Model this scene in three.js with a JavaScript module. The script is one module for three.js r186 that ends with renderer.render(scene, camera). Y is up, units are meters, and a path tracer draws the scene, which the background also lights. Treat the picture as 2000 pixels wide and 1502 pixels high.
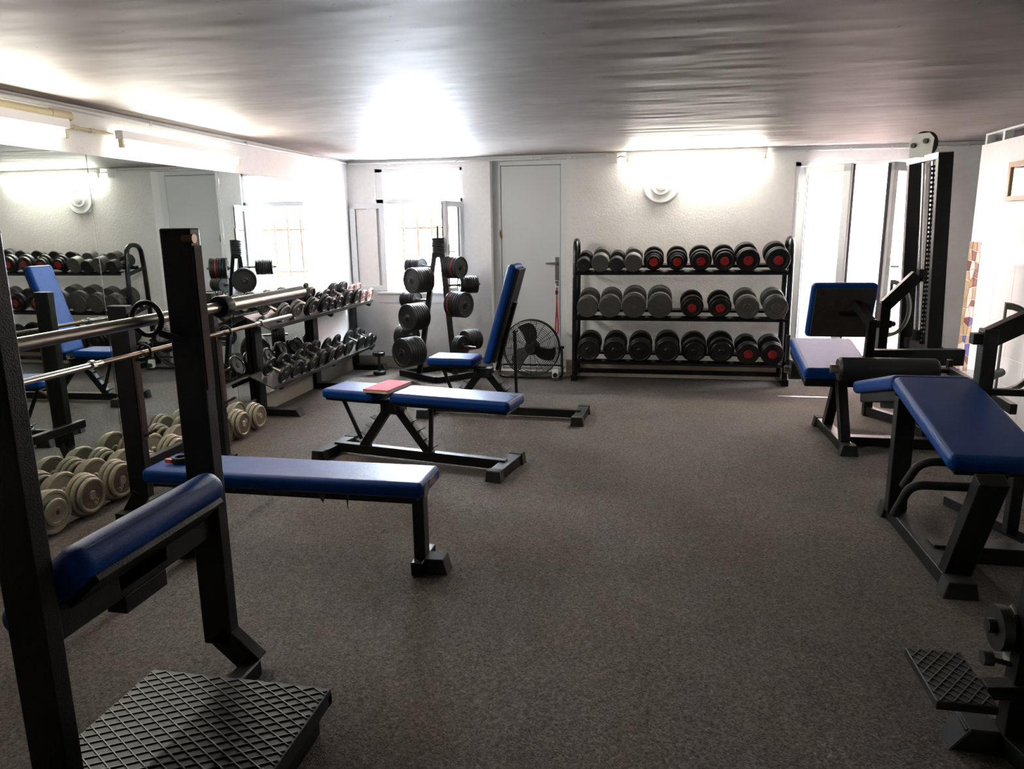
import * as THREE from 'three';
import { RoundedBoxGeometry } from 'three/addons/geometries/RoundedBoxGeometry.js';
import { mergeGeometries, toCreasedNormals } from 'three/addons/utils/BufferGeometryUtils.js';
import { RectAreaLightUniformsLib } from 'three/addons/lights/RectAreaLightUniformsLib.js';

// ------------------------------------------------------------------ camera, sky, exposure
RectAreaLightUniformsLib.init();
const scene = new THREE.Scene();
const camera = new THREE.PerspectiveCamera(55.12, 2000 / 1502, 0.05, 200);
camera.position.set(0, 1.42, 0);
camera.rotation.order = 'YXZ';
camera.rotation.set(-0.21035, 0.19056, -0.01347);
const renderer = new THREE.WebGLRenderer();
renderer.toneMapping = THREE.LinearToneMapping;
renderer.toneMappingExposure = 2.8;
renderer.shadowMap.enabled = true;
scene.background = new THREE.Color().setRGB(0.8, 0.9, 1.0);      // bright overcast daylight
scene.backgroundIntensity = 60;
const TUBE_GLOW = [9, 9, 24], TUBE_LIGHT = [90, 90, 135];          // two worn tubes on the left wall, a stronger one on the back wall

// ------------------------------------------------------------------ helpers
let seed = 7;
const rnd = () => { seed = (seed * 1664525 + 1013904223) >>> 0; return seed / 4294967296; };
const rr = (a, b) => a + (b - a) * rnd();
const V = (x, y, z) => new THREE.Vector3(x, y, z);
const used = {};
const numbered = (n) => { const k = used[n] = (used[n] ?? -1) + 1; return k ? n + '_' + String(k).padStart(3, '0') : n; };

function uvBox(g, s = 1) {                                          // uv in metres from the dominant axis of the normal
  const p = g.attributes.position, n = g.attributes.normal, uv = new Float32Array(p.count * 2);
  for (let i = 0; i < p.count; i++) {
    const ax = Math.abs(n.getX(i)), ay = Math.abs(n.getY(i)), az = Math.abs(n.getZ(i));
    let u, v;
    if (ay >= ax && ay >= az) { u = p.getX(i); v = p.getZ(i); } else if (ax >= az) { u = p.getZ(i); v = p.getY(i); } else { u = p.getX(i); v = p.getY(i); }
    uv[2 * i] = u * s; uv[2 * i + 1] = v * s;
  }
  g.setAttribute('uv', new THREE.BufferAttribute(uv, 2));
  return g;
}
const strip = (g) => { const o = g.index ? g.toNonIndexed() : g; for (const k of Object.keys(o.attributes)) if (!['position', 'normal'].includes(k)) o.deleteAttribute(k); return o; };
const join = (...gs) => mergeGeometries(gs.flat().map(strip));
function mesh(name, g, m, parent) {
  if (Array.isArray(g)) g = join(g);
  if (!g.userData.uvDone) { uvBox(g); g.userData.uvDone = true; }
  const o = new THREE.Mesh(g, m);
  o.name = parent ? name : numbered(name);
  o.castShadow = o.receiveShadow = true;
  (parent ?? scene).add(o);
  return o;
}
function tag(o, label, category, group, kind) {
  o.userData.label = label; if (category) o.userData.category = category;
  if (group) o.userData.group = group; if (kind) o.userData.kind = kind;
  return o;
}
function thing(name, label, category, p = [0, 0, 0], turn = 0, group) {
  const o = new THREE.Group(); o.name = numbered(name); scene.add(o);
  o.position.set(...p); o.rotation.y = turn;
  return tag(o, label, category, group);
}
const struct = (name, g, m, label, category) => tag(mesh(name, g, m), label, category, null, 'structure');
const box = (x0, x1, y0, y1, z0, z1, r = 0, s = 1) => {
  const w = x1 - x0, h = y1 - y0, d = z1 - z0;
  const g = r ? new RoundedBoxGeometry(w, h, d, s, Math.min(r, w / 2.01, h / 2.01, d / 2.01)) : new THREE.BoxGeometry(w, h, d);
  return g.translate((x0 + x1) / 2, (y0 + y1) / 2, (z0 + z1) / 2);
};
// square bar from p to q: w across (horizontal), h in the other direction
function bar(p, q, w, h, r = 0.004, up) {
  const a = V(...p), b = V(...q), d = b.clone().sub(a), L = d.length(); d.normalize();
  up = up ? V(...up) : Math.abs(d.y) > 0.97 ? V(0, 0, 1) : V(0, 1, 0);
  const x = new THREE.Vector3().crossVectors(up, d).normalize(), y = new THREE.Vector3().crossVectors(d, x);
  const g = new RoundedBoxGeometry(w, h, L, 1, Math.min(r, w / 2.01, h / 2.01));
  g.applyMatrix4(new THREE.Matrix4().makeBasis(x, y, d)); const c = a.add(b).multiplyScalar(0.5);
  return g.translate(c.x, c.y, c.z);
}
function rod(p, q, r, seg = 16, r2) {
  const a = V(...p), b = V(...q), d = b.clone().sub(a), g = new THREE.CylinderGeometry(r2 ?? r, r, d.length(), seg);
  g.applyQuaternion(new THREE.Quaternion().setFromUnitVectors(V(0, 1, 0), d.clone().normalize()));
  a.add(b).multiplyScalar(0.5); return g.translate(a.x, a.y, a.z);
}
function path(pts, fil = 0.04) {                                    // polyline with rounded corners
  const P = pts.map((p) => V(...p)), c = new THREE.CurvePath(); let last = P[0];
  for (let i = 1; i < P.length - 1; i++) {
    const a = P[i].clone().sub(P[i - 1]), b = P[i + 1].clone().sub(P[i]);
    const f = Math.min(fil, a.length() / 2.05, b.length() / 2.05);
    const s = P[i].clone().addScaledVector(a.normalize(), -f), e = P[i].clone().addScaledVector(b.normalize(), f);
    c.add(new THREE.LineCurve3(last, s)); c.add(new THREE.QuadraticBezierCurve3(s, P[i], e)); last = e;
  }
  c.add(new THREE.LineCurve3(last, P[P.length - 1])); return c;
}
const tube = (pts, r, fil = 0.04, n = 24, rs = 10) => new THREE.TubeGeometry(path(pts, fil), n, r, rs, false);
const smoothTube = (pts, r, n = 24, rs = 6, closed = false) => new THREE.TubeGeometry(new THREE.CatmullRomCurve3(pts.map((p) => V(...p)), closed), n, r, rs, closed);
const caps = (p, q, r) => [rod(p, q, r, 14)];
// turned profile about the z axis: points [radius, z]
function lathe(pts, seg = 40, crease = 0.6) {
  const g = new THREE.LatheGeometry(pts.map(([r, z]) => new THREE.Vector2(r, z)), seg).rotateX(Math.PI / 2);
  return toCreasedNormals(g, crease);
}
// extruded outline in the xy plane, thickness t centred on z
function slab(pts, t, bevel = 0.003, holes = []) {
  const s = new THREE.Shape(pts.map(([x, y]) => new THREE.Vector2(x, y)));
  for (const h of holes) s.holes.push(new THREE.Path(h.map(([x, y]) => new THREE.Vector2(x, y))));
  return new THREE.ExtrudeGeometry(s, { depth: t - 2 * bevel, bevelEnabled: bevel > 0, bevelSize: bevel, bevelThickness: bevel, bevelOffset: -bevel, bevelSegments: 1, curveSegments: 12 }).translate(0, 0, -t / 2 + bevel);
}

// ------------------------------------------------------------------ procedural textures
function valueNoise(n, sd) {                                        // tileable lattice of n x m cells
  let s = sd * 7919 + 13; const r = () => { s = (s * 1664525 + 1013904223) >>> 0; return s / 4294967296; };
  const L = Array.from({ length: n * n }, r);
  return (u, v, fx = 1, fy = 1) => {
    const cx = Math.max(1, Math.round(n * fx)), cy = Math.max(1, Math.round(n * fy));
    let x = u * cx, y = v * cy, x0 = Math.floor(x), y0 = Math.floor(y), a = x - x0, b = y - y0;
    a = a * a * (3 - 2 * a); b = b * b * (3 - 2 * b);
    const at = (i, j) => L[(((j % cy) + cy) % cy % n) * n + (((i % cx) + cx) % cx % n)];
    return (at(x0, y0) * (1 - a) + at(x0 + 1, y0) * a) * (1 - b) + (at(x0, y0 + 1) * (1 - a) + at(x0 + 1, y0 + 1) * a) * b;
  };
}
function tex(size, metres, fn, srgb = true) {
  const d = new Uint8Array(size * size * 4);
  for (let j = 0; j < size; j++) for (let i = 0; i < size; i++) {
    const c = fn(i / size, j / size), k = (j * size + i) * 4;
    for (let q = 0; q < 3; q++) d[k + q] = Math.max(0, Math.min(255, 255 * (c.length ? c[q] : c)));
    d[k + 3] = 255;
  }
  const t = new THREE.DataTexture(d, size, size); t.wrapS = t.wrapT = THREE.RepeatWrapping;
  t.magFilter = THREE.LinearFilter; t.repeat.set(1 / metres, 1 / metres);
  if (srgb) t.colorSpace = THREE.SRGBColorSpace;
  t.needsUpdate = true; return t;
}
const n64 = valueNoise(64, 1), n64b = valueNoise(64, 2), n128 = valueNoise(128, 3), n512 = valueNoise(512, 4), n16 = valueNoise(16, 5), n8 = valueNoise(8, 6), n256 = valueNoise(256, 8), n512b = valueNoise(512, 9);
const carpetTex = tex(2048, 2.6, (u, v) => {
  const g = n512(u, v), h = n512b(u, v), k = n256(u, v), c = n16(u, v) * 0.6 + n64(u, v) * 0.4;
  let b = 0.272 + (n8(u, v) - 0.5) * 0.03 + (g - 0.5) * 0.14 + (k - 0.5) * 0.075 + (c - 0.5) * 0.03;
  const warm = (h - 0.5) * 0.08 + (n16(v, u) - 0.5) * 0.025;
  if (h > 0.86) b += 0.07; if (g < 0.1) b -= 0.05;
  return [b + 0.028 + warm * 0.5, b, b - 0.026 - warm * 0.5];
});
const carpetBump = tex(1024, 0.9, (u, v) => 0.5 + (n512(u, v) - 0.5) * 0.6 + (n256(u, v) - 0.5) * 0.5, false);
const ceilBump = tex(1024, 5.2, (u, v) => 0.5 + (n16(u, v, 0.5, 2) - 0.5) * 0.55 + (n64(u, v, 0.25, 1) - 0.5) * 0.3 + (n128(u, v, 0.4, 1) - 0.5) * 0.08, false);
const ceilTex = tex(1024, 5.2, (u, v) => {
  const c = 0.585 + (n16(u, v) - 0.5) * 0.05 + (n128(u, v, 0.5, 1) - 0.5) * 0.04 + (n8(u, v) - 0.5) * 0.03, s = n256(u, v, 0.5, 1) > 0.985 ? -0.12 : 0;
  return [c + 0.012 + s, c - 0.016 + s, c - 0.03 + s];
});
const wallBump = tex(512, 0.8, (u, v) => 0.5 + (n128(u, v) - 0.5) * 0.5 + (n64b(u, v) - 0.5) * 0.5, false);
const wallTex = tex(512, 3.1, (u, v) => { const c = 0.945 + (n16(u, v) - 0.5) * 0.025 + (n128(u, v) - 0.5) * 0.02; return [c, c, c - 0.004]; });
const vinylBump = tex(512, 0.12, (u, v) => 0.5 + (n128(u, v) - 0.5) * 0.7 + (n64(u, v) - 0.5) * 0.3, false);
const vinylTex = tex(512, 0.7, (u, v) => { const c = (n16(u, v) - 0.5) * 0.1 + (n128(u, v) - 0.5) * 0.06 + 1; return [0.02 * c, 0.2 * c, 0.44 * c]; });
const metalBump = tex(512, 0.25, (u, v) => 0.5 + (n128(u, v) - 0.5) * 0.7 + (n64(u, v) - 0.5) * 0.4, false);
const blackTex = tex(512, 0.6, (u, v) => { const k = n128(u, v) > 0.93 ? 0.035 : 0, c = 0.055 + (n64(u, v) - 0.5) * 0.02 + k; return [c, c * 0.985, c * 0.97]; });
const ironTex = tex(512, 0.4, (u, v) => { const c = 0.115 + (n64(u, v) - 0.5) * 0.035 + (n256(u, v) - 0.5) * 0.06; return [c, c * 0.98, c * 0.97]; });
const greyTex = tex(512, 0.35, (u, v) => { const s = n64b(u, v) > 0.9 ? -0.14 : 0, c = 0.33 + (n64(u, v) - 0.5) * 0.07 + (n256(u, v) - 0.5) * 0.06 + s; return [c, c * 0.985, c * 0.95]; });
const silverTex = tex(512, 0.3, (u, v) => { const s = n64b(u, v) * 0.6 + n128(u, v) * 0.4, r = s > 0.66 ? (s - 0.66) * 2.2 : 0, c = 0.62 + (n128(u, v) - 0.5) * 0.1; return [c - r * 0.25, c * 0.97 - r * 0.45, c * 0.86 - r * 0.55]; });
const rustTex = tex(512, 0.3, (u, v) => { const s = n64b(u, v) * 0.55 + n128(u, v) * 0.45, c = 0.38 + (s - 0.5) * 0.3; return [c, c * 0.83, c * 0.64]; });
const boardTex = tex(512, 0.5, (u, v) => { const c = 0.15 + (n128(u, v) - 0.5) * 0.06 + (n16(u, v) - 0.5) * 0.05; return [c * 1.15, c * 0.95, c * 0.8]; });
const rustyTex = tex(512, 0.4, (u, v) => { const s = n64(u, v) * 0.6 + n128(u, v) * 0.4; return s > 0.5 ? [0.24, 0.16, 0.12] : [0.19, 0.13, 0.11]; });

const std = (o) => new THREE.MeshStandardMaterial(o);
const phy = (o) => new THREE.MeshPhysicalMaterial(o);
const M = {
  carpet: std({ map: carpetTex, bumpMap: carpetBump, bumpScale: 0.0025, roughness: 0.95 }),
  ceiling: phy({ map: ceilTex, bumpMap: ceilBump, bumpScale: 0.009, roughness: 0.58, specularIntensity: 0.08 }),
  wall: std({ map: wallTex, bumpMap: wallBump, bumpScale: 0.0012, roughness: 0.6 }),
  base: std({ color: 0x9a9184, roughness: 0.5 }),
  white: std({ color: 0xe9ebec, roughness: 0.35 }),
  pvc: std({ color: 0xeceff1, roughness: 0.28 }),
  doorPaint: std({ color: 0xe6eaec, roughness: 0.4 }),
  cream: std({ color: 0xd9d0ac, roughness: 0.45 }),
  gasket: std({ color: 0x1c1e20, roughness: 0.6 }),
  mirror: std({ color: 0xe0e7e3, metalness: 1, roughness: 0.015 }),
  mirrorBack: std({ color: 0x3a4a46, roughness: 0.4 }),
  glass: phy({ color: 0xffffff, transmission: 1, thickness: 0, roughness: 0.02, ior: 1.5 }),
  black: phy({ map: blackTex, bumpMap: metalBump, bumpScale: 0.0006, roughness: 0.46, specularIntensity: 0.5 }),
  blackGloss: std({ color: 0x0c0d0e, roughness: 0.22 }),
  rubber: std({ color: 0x0d0d0d, roughness: 0.8 }),
  foam: std({ color: 0x111112, roughness: 0.5 }),
  blue: phy({ map: vinylTex, bumpMap: vinylBump, bumpScale: 0.0006, roughness: 0.4, specularIntensity: 0.25 }),
  board: std({ map: boardTex, roughness: 0.8 }),
  iron: std({ map: ironTex, bumpMap: metalBump, bumpScale: 0.0008, roughness: 0.5, metalness: 0.25 }),
  ironDark: std({ color: 0x1f1f20, roughness: 0.4, metalness: 0.2 }),
  grey: std({ map: greyTex, roughness: 0.5, metalness: 0.35 }),
  dark: std({ color: 0x202021, roughness: 0.5, metalness: 0.3 }),
  chrome: std({ color: 0xc9c8c4, metalness: 1, roughness: 0.18 }),
  steel: std({ color: 0x9a958c, metalness: 1, roughness: 0.33 }),
  brownSteel: std({ color: 0x6e6154, metalness: 0.9, roughness: 0.38 }),
  silver: std({ map: silverTex, metalness: 0.3, roughness: 0.42 }),
  rust: std({ map: rustTex, roughness: 0.75, metalness: 0.1 }),
  rusty: std({ map: rustyTex, roughness: 0.8 }),
  tread: std({ color: 0x111111, metalness: 0.15, roughness: 0.5 }),
  ribMetal: std({ color: 0x4a4946, metalness: 0.5, roughness: 0.4 }),
  trayMetal: std({ color: 0x3a3936, metalness: 0.5, roughness: 0.42 }),
  pulleyPaint: std({ color: 0xd9d8cc, roughness: 0.45 }),
  red: std({ color: 0x941a12, roughness: 0.45 }),
  redDull: std({ color: 0x8c3024, roughness: 0.55 }),
  pinkish: std({ color: 0x8a6f66, roughness: 0.5 }),
  redBoard: phy({ color: 0xa8323f, roughness: 0.75, specularIntensity: 0.2 }),
  foamEdge: std({ color: 0xb9ab96, roughness: 0.8 }),
  wornFoam: std({ color: 0x6a5f55, roughness: 0.9 }),
  orange: std({ color: 0xc4532f, roughness: 0.45 }),
  wood: std({ color: 0xb99a78, roughness: 0.5 }),
  bareWood: std({ color: 0x9a6a42, roughness: 0.8 }),
  tile: phy({ color: 0xe6e8ea, roughness: 0.08 }),
  grout: std({ color: 0xd8d5d0, roughness: 0.8 }),
  greyPlastic: std({ color: 0x77786f, roughness: 0.55 }),
  stone: std({ color: 0x7f7871, roughness: 0.8 }),
  pinkWall: std({ color: 0xa88c84, roughness: 0.85 }),
  facade: std({ color: 0x6b564f, roughness: 0.9 }),
  rustBar: std({ color: 0x7d4530, roughness: 0.8 }),
  lace: std({ color: 0xb32420, roughness: 0.7 }),
  paint: std({ color: 0xd8cfae, roughness: 0.6 }),
  aluTrim: std({ color: 0xcfd2d4, metalness: 0.9, roughness: 0.3 }),
  darkRoom: std({ color: 0x3a3836, roughness: 0.9 }),
};
const tubeGlow = TUBE_GLOW.map((e) => std({ color: 0xffffff, emissive: new THREE.Color().setRGB(1.0, 0.96, 0.85), emissiveIntensity: e, roughness: 0.4 }));

// ------------------------------------------------------------------ the room
const XL = -3.04, XR = 3.35, ZB = -7.19, ZF = 5.5, CH = 2.085, TH = 0.2;
struct('floor', box(XL - TH, XR + TH, -0.12, 0, ZB - 0.0, ZF + TH), M.carpet, 'grey brown speckled carpet floor', 'floor');
struct('ceiling', box(XL - TH, XR + TH, CH, CH + 0.2, ZB - TH, ZF + TH), M.ceiling, 'low white ceiling in glossy uneven paint', 'ceiling');
struct('wall_left', box(XL - TH, XL, -0.1, CH, ZB - TH, ZF + TH), M.wall, 'white plaster wall behind the mirrors', 'wall');
struct('wall_right', box(XR, XR + TH, -0.1, CH, ZB - TH, ZF + TH), M.wall, 'white plaster wall beyond the partition', 'wall');
struct('wall_front', box(XL, XR, -0.1, CH, ZF, ZF + TH), M.wall, 'plain white wall closing the near end', 'wall');
// back wall with window, door recess and balcony door opening
const WX0 = -2.75, WX1 = -1.855, WY0 = 0.79, WY1 = 2.0, DX0 = -1.577, DX1 = -0.833, DY1 = 2.045, BX0 = 1.219, BX1 = 2.31, BY1 = 1.955;
struct('wall_back', [
  box(XL, WX0, -0.1, CH, ZB - TH, ZB), box(WX0, WX1, -0.1, WY0, ZB - TH, ZB), box(WX0, WX1, WY1, CH, ZB - TH, ZB), box(WX1, DX0, -0.1, CH, ZB - TH, ZB),
  box(DX0, DX1, DY1, CH, ZB - TH, ZB), box(DX0, DX1, -0.1, CH, ZB - TH - 0.05, ZB - 0.185), box(DX1, BX0, -0.1, CH, ZB - TH, ZB), box(BX0, BX1, BY1, CH, ZB - TH, ZB), box(BX1, XR, -0.1, CH, ZB - TH, ZB),
  box(DX0, DX1, -0.1, -0.001, ZB - TH, ZB), box(BX0, BX1, -0.1, -0.001, ZB - TH, ZB)], M.wall, 'white back wall with a window, a door and a balcony door', 'wall');
struct('baseboard_back', [box(XL, DX0, 0, 0.13, ZB, ZB + 0.014, 0.003), box(DX1, BX0, 0, 0.13, ZB, ZB + 0.014, 0.003), box(BX1, XR, 0, 0.13, ZB, ZB + 0.014, 0.003)], M.base, 'beige baseboard along the back wall', 'baseboard');
struct('baseboard_left', box(XL, XL + 0.014, 0, 0.13, ZB + 0.014, ZF, 0.003), M.base, 'beige baseboard below the mirrors', 'baseboard');
struct('trim_1', box(1.05, 1.5, 0, 0.004, -6.36, -6.33, 0.0015), M.aluTrim, 'thin bright metal strip covering a carpet seam near the balcony door', 'floor strip');

// window_1: fixed transom over two casements, one folded back on the wall, the other half open
{
  const w = thing('window_1', 'white window with a fixed transom over two opened casements', 'window', [0, 0, 0]); w.userData.kind = 'structure';
  const z0 = ZB - 0.075, z1 = ZB - 0.02;
  mesh('window_frame', [box(WX0, WX1, WY1 - 0.035, WY1, z0, z1, 0.004), box(WX0, WX1, WY0, WY0 + 0.035, z0, z1, 0.004), box(WX0, WX0 + 0.075, WY0, WY1, z0, z1, 0.004), box(WX1 - 0.03, WX1, WY0, WY1, z0, z1, 0.004), box(WX0, WX1, 1.66, 1.71, z0, z1, 0.004)], M.pvc, w);
  mesh('pane', box(WX0 + 0.06, WX1 - 0.02, 1.7, WY1 - 0.03, ZB - 0.05, ZB - 0.046), M.glass, w);
  mesh('window_sill', box(WX0 - 0.02, WX1 + 0.02, WY0 - 0.02, WY0 + 0.002, ZB - 0.1, ZB + 0.035, 0.004), M.white, w);
  mesh('apron', box(WX0, WX1, WY0 - 0.11, WY0 - 0.02, ZB, ZB + 0.012, 0.003), M.white, w);
  const leaf = (hx, dir, ang, W) => {                               // hinge at hx, closed leaf reaches dir * W
    const g = new THREE.Group(); g.name = 'casement'; w.add(g); g.position.set(hx, 0, z1 + 0.005); g.rotation.y = ang;
    const X = (a, b) => dir > 0 ? [a, b] : [-b, -a], y0 = 0.8, y1 = 1.672;
    const fr = [box(...X(0, W), y1 - 0.055, y1, -0.02, 0.03, 0.005), box(...X(0, W), y0, y0 + 0.055, -0.02, 0.03, 0.005), box(...X(0, 0.055), y0, y1, -0.02, 0.03, 0.005), box(...X(W - 0.055, W), y0, y1, -0.02, 0.03, 0.005)];
    mesh('sash', fr, M.pvc, g);
    mesh('pane', box(...X(0.05, W - 0.05), y0 + 0.05, y1 - 0.05, 0.003, 0.007), M.glass, g);
    mesh('gasket', [box(...X(0.052, 0.058), y0 + 0.05, y1 - 0.05, 0.0, 0.01), box(...X(W - 0.058, W - 0.052), y0 + 0.05, y1 - 0.05, 0, 0.01), box(...X(0.05, W - 0.05), y1 - 0.058, y1 - 0.052, 0, 0.01), box(...X(W - 0.001, W + 0.002), y0 + 0.02, y1 - 0.02, -0.018, -0.006)], M.gasket, g);
    return [g, X];
  };
  leaf(WX0 + 0.085, 1, -Math.PI * 0.975, 0.36);
  const [g, X] = leaf(WX1 - 0.03, -1, Math.PI * 0.44, 0.37);
  mesh('handle', [box(...X(0.33, 0.352), 1.17, 1.27, 0.03, 0.045, 0.004), bar([-0.341, 1.2, 0.05], [-0.24, 1.2, 0.055], 0.012, 0.016)], M.white, g);
  // grille outside the opening
  const gr = thing('window_grille', 'thin rusty bar grille outside the open window', 'grille', [0, 0, 0]);
  for (const x of [-2.7, -2.545, -2.39, -2.24, -2.09, -1.94]) mesh('bar', box(x - 0.009, x + 0.009, WY0 - 0.02, 1.72, ZB - 0.221, ZB - 0.203), M.rustBar, gr);
  for (const y of [0.985, 1.425, 1.71]) mesh('bar', box(WX0 - 0.03, WX1 + 0.03, y - 0.009, y + 0.009, ZB - 0.236, ZB - 0.2215), M.rustBar, gr);
}
// door_1: flush white door in the recess
{
  const d = thing('door_1', 'plain white flush door in a shallow recess', 'door', [0, 0, 0]); d.userData.kind = 'structure';
  const zf = ZB - 0.14;
  mesh('door_frame', [box(DX0, -1.5, 0, DY1, zf - 0.04, zf + 0.02, 0.003), box(-0.905, DX1, 0, DY1, zf - 0.04, zf + 0.02, 0.003), box(-1.5, -0.905, 2.005, DY1, zf - 0.04, zf + 0.02, 0.003)], M.doorPaint, d);
  mesh('door_leaf', box(-1.495, -0.91, 0.008, 2.0, zf - 0.03, zf + 0.008, 0.002), M.doorPaint, d);
  const h = mesh('handle_plate', box(-0.962, -0.922, 0.9, 1.125, zf + 0.008, zf + 0.016, 0.004), M.steel, d);
  mesh('lever', [rod([-0.942, 1.07, zf + 0.016], [-0.942, 1.07, zf + 0.06], 0.009), bar([-0.935, 1.07, zf + 0.055], [-1.05, 1.066, zf + 0.055], 0.012, 0.018, 0.004)], M.steel, h);
  mesh('bare_patch', slab([[0, 0], [0.012, -0.03], [0.016, -0.07], [0.008, -0.1], [-0.006, -0.07], [-0.01, -0.03]], 0.006, 0.001).translate(-1.506, 1.4, zf + 0.021), M.bareWood, d);
  const k = thing('key_lanyard', 'red lanyard with a bunch of keys hanging from the door lock', 'lanyard', [-0.942, 0.36, zf + 0.03]);
  const keys = mesh('keys', [rod([0, 0.55, -0.016], [0, 0.55, 0.012], 0.007), slab([[-0.012, 0], [0.012, 0], [0.009, -0.05], [-0.009, -0.05]], 0.003, 0.0006).translate(0.006, 0.535, 0.008), slab([[-0.01, 0], [0.01, 0], [0.007, -0.055], [-0.007, -0.05]], 0.003, 0.0006).rotateZ(0.5).translate(-0.01, 0.53, 0.012), new THREE.TorusGeometry(0.014, 0.0012, 6, 20).translate(0, 0.53, 0.005)], M.steel, k);
  tag(keys, 'bunch of steel keys');
  const band = (pts, w) => { const s = []; for (let i = 0; i < pts.length - 1; i++) s.push(bar(pts[i], pts[i + 1], w, 0.002, 0.0008, [0, 0, 1])); return s; };
  mesh('strap', [...band([[0, 0.47, 0.006], [0.002, 0.36, 0.008], [-0.002, 0.24, 0.008], [-0.01, 0.12, 0.008], [-0.012, 0.03, 0.009], [0, 0, 0.01]], 0.014), ...band([[0.003, 0.47, 0.011], [0.001, 0.36, 0.012], [0.004, 0.24, 0.012], [0.014, 0.12, 0.012], [0.014, 0.03, 0.012], [0, 0, 0.012]], 0.014)], M.lace, k);
  mesh('buckle', box(-0.012, 0.012, 0.4, 0.44, 0.003, 0.016, 0.003), M.gasket, k);
}
// door_2: balcony double door, both leaves ajar
{
  const d = thing('door_2', 'white glazed balcony double door standing ajar', 'balcony door', [0, 0, 0]); d.userData.kind = 'structure';
  const z0 = ZB - 0.06, z1 = ZB - 0.005;
  mesh('door_frame', [box(BX0, BX0 + 0.05, 0, BY1, z0, z1, 0.004), box(BX1 - 0.05, BX1, 0, BY1, z0, z1, 0.004), box(BX0, BX1, BY1 - 0.04, BY1, z0, z1, 0.004), box(BX0, BX1, 0, 0.02, z0, z1, 0.004)], M.pvc, d);
  const leaf = (hx, dir, ang, W) => {
    const g = new THREE.Group(); g.name = 'door_leaf'; d.add(g); g.position.set(hx, 0, z1 + 0.004); g.rotation.y = ang;
    const X = (a, b) => dir > 0 ? [a, b] : [-b, -a], y0 = 0.03, y1 = 1.91, f = 0.072;
    mesh('sash', [box(...X(0, W), y1 - f, y1, -0.025, 0.03, 0.006), box(...X(0, W), y0, y0 + 0.1, -0.025, 0.03, 0.006), box(...X(0, f), y0, y1, -0.025, 0.03, 0.006), box(...X(W - f, W), y0, y1, -0.025, 0.03, 0.006)], M.pvc, g);
    mesh('pane', box(...X(f - 0.01, W - f + 0.01), y0 + 0.09, y1 - f + 0.01, 0.002, 0.007), M.glass, g);
    mesh('gasket', [box(...X(f - 0.004, f + 0.003), y0 + 0.1, y1 - f, 0, 0.012), box(...X(W - 0.001, W + 0.006), y0 + 0.01, y1 - 0.01, -0.024, 0.0), box(...X(W - f - 0.003, W - f + 0.004), y0 + 0.1, y1 - f, 0, 0.012)], M.gasket, g);
    mesh('hinge', [box(...X(-0.012, 0.006), 1.6, 1.7, 0.01, 0.034, 0.004), box(...X(-0.012, 0.006), 0.25, 0.35, 0.01, 0.034, 0.004)], M.white, g);
    return [g, X];
  };
  leaf(BX0 + 0.055, 1, -0.78, 0.49);
  const [g, X] = leaf(BX1 - 0.055, -1, 0.8, 0.49);
  mesh('handle', [box(...X(0.44, 0.468), 0.98, 1.12, 0.03, 0.042, 0.004), bar([-0.455, 1.05, 0.055], [-0.34, 1.045, 0.06], 0.014, 0.02)], M.white, g);
}
// balcony and ground outside
tag(mesh('balcony_slab', box(0.6, 3.2, -0.15, -0.004, ZB - 2.0, ZB - TH), M.stone), 'grey stone floor of the balcony outside', 'balcony', null, 'structure');
tag(mesh('balcony_parapet', box(0.725, 3.2, -0.004, 0.98, ZB - 1.55, ZB - 1.43, 0.01), M.pinkWall), 'pale pink parapet wall outside the balcony door', 'parapet');

tag(mesh('balcony_roof', box(0.6, 3.6, 2.3, 2.45, ZB - 2.0, ZB - TH - 0.001), M.stone), 'grey slab of the balcony above the balcony door', 'balcony', null, 'structure');
tag(mesh('balcony_side_wall', box(0.6, 0.72, -0.004, 2.299, ZB - 2.0, ZB - TH - 0.001), M.stone), 'grey dividing wall at the side of the balcony', 'balcony', null, 'structure');
tag(mesh('neighbour_facade', box(-2.7, 12, -6, 7.5, -13.4, -13, 0.05), M.facade), 'reddish brown house wall across from the balcony', 'building', null, 'structure');

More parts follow.
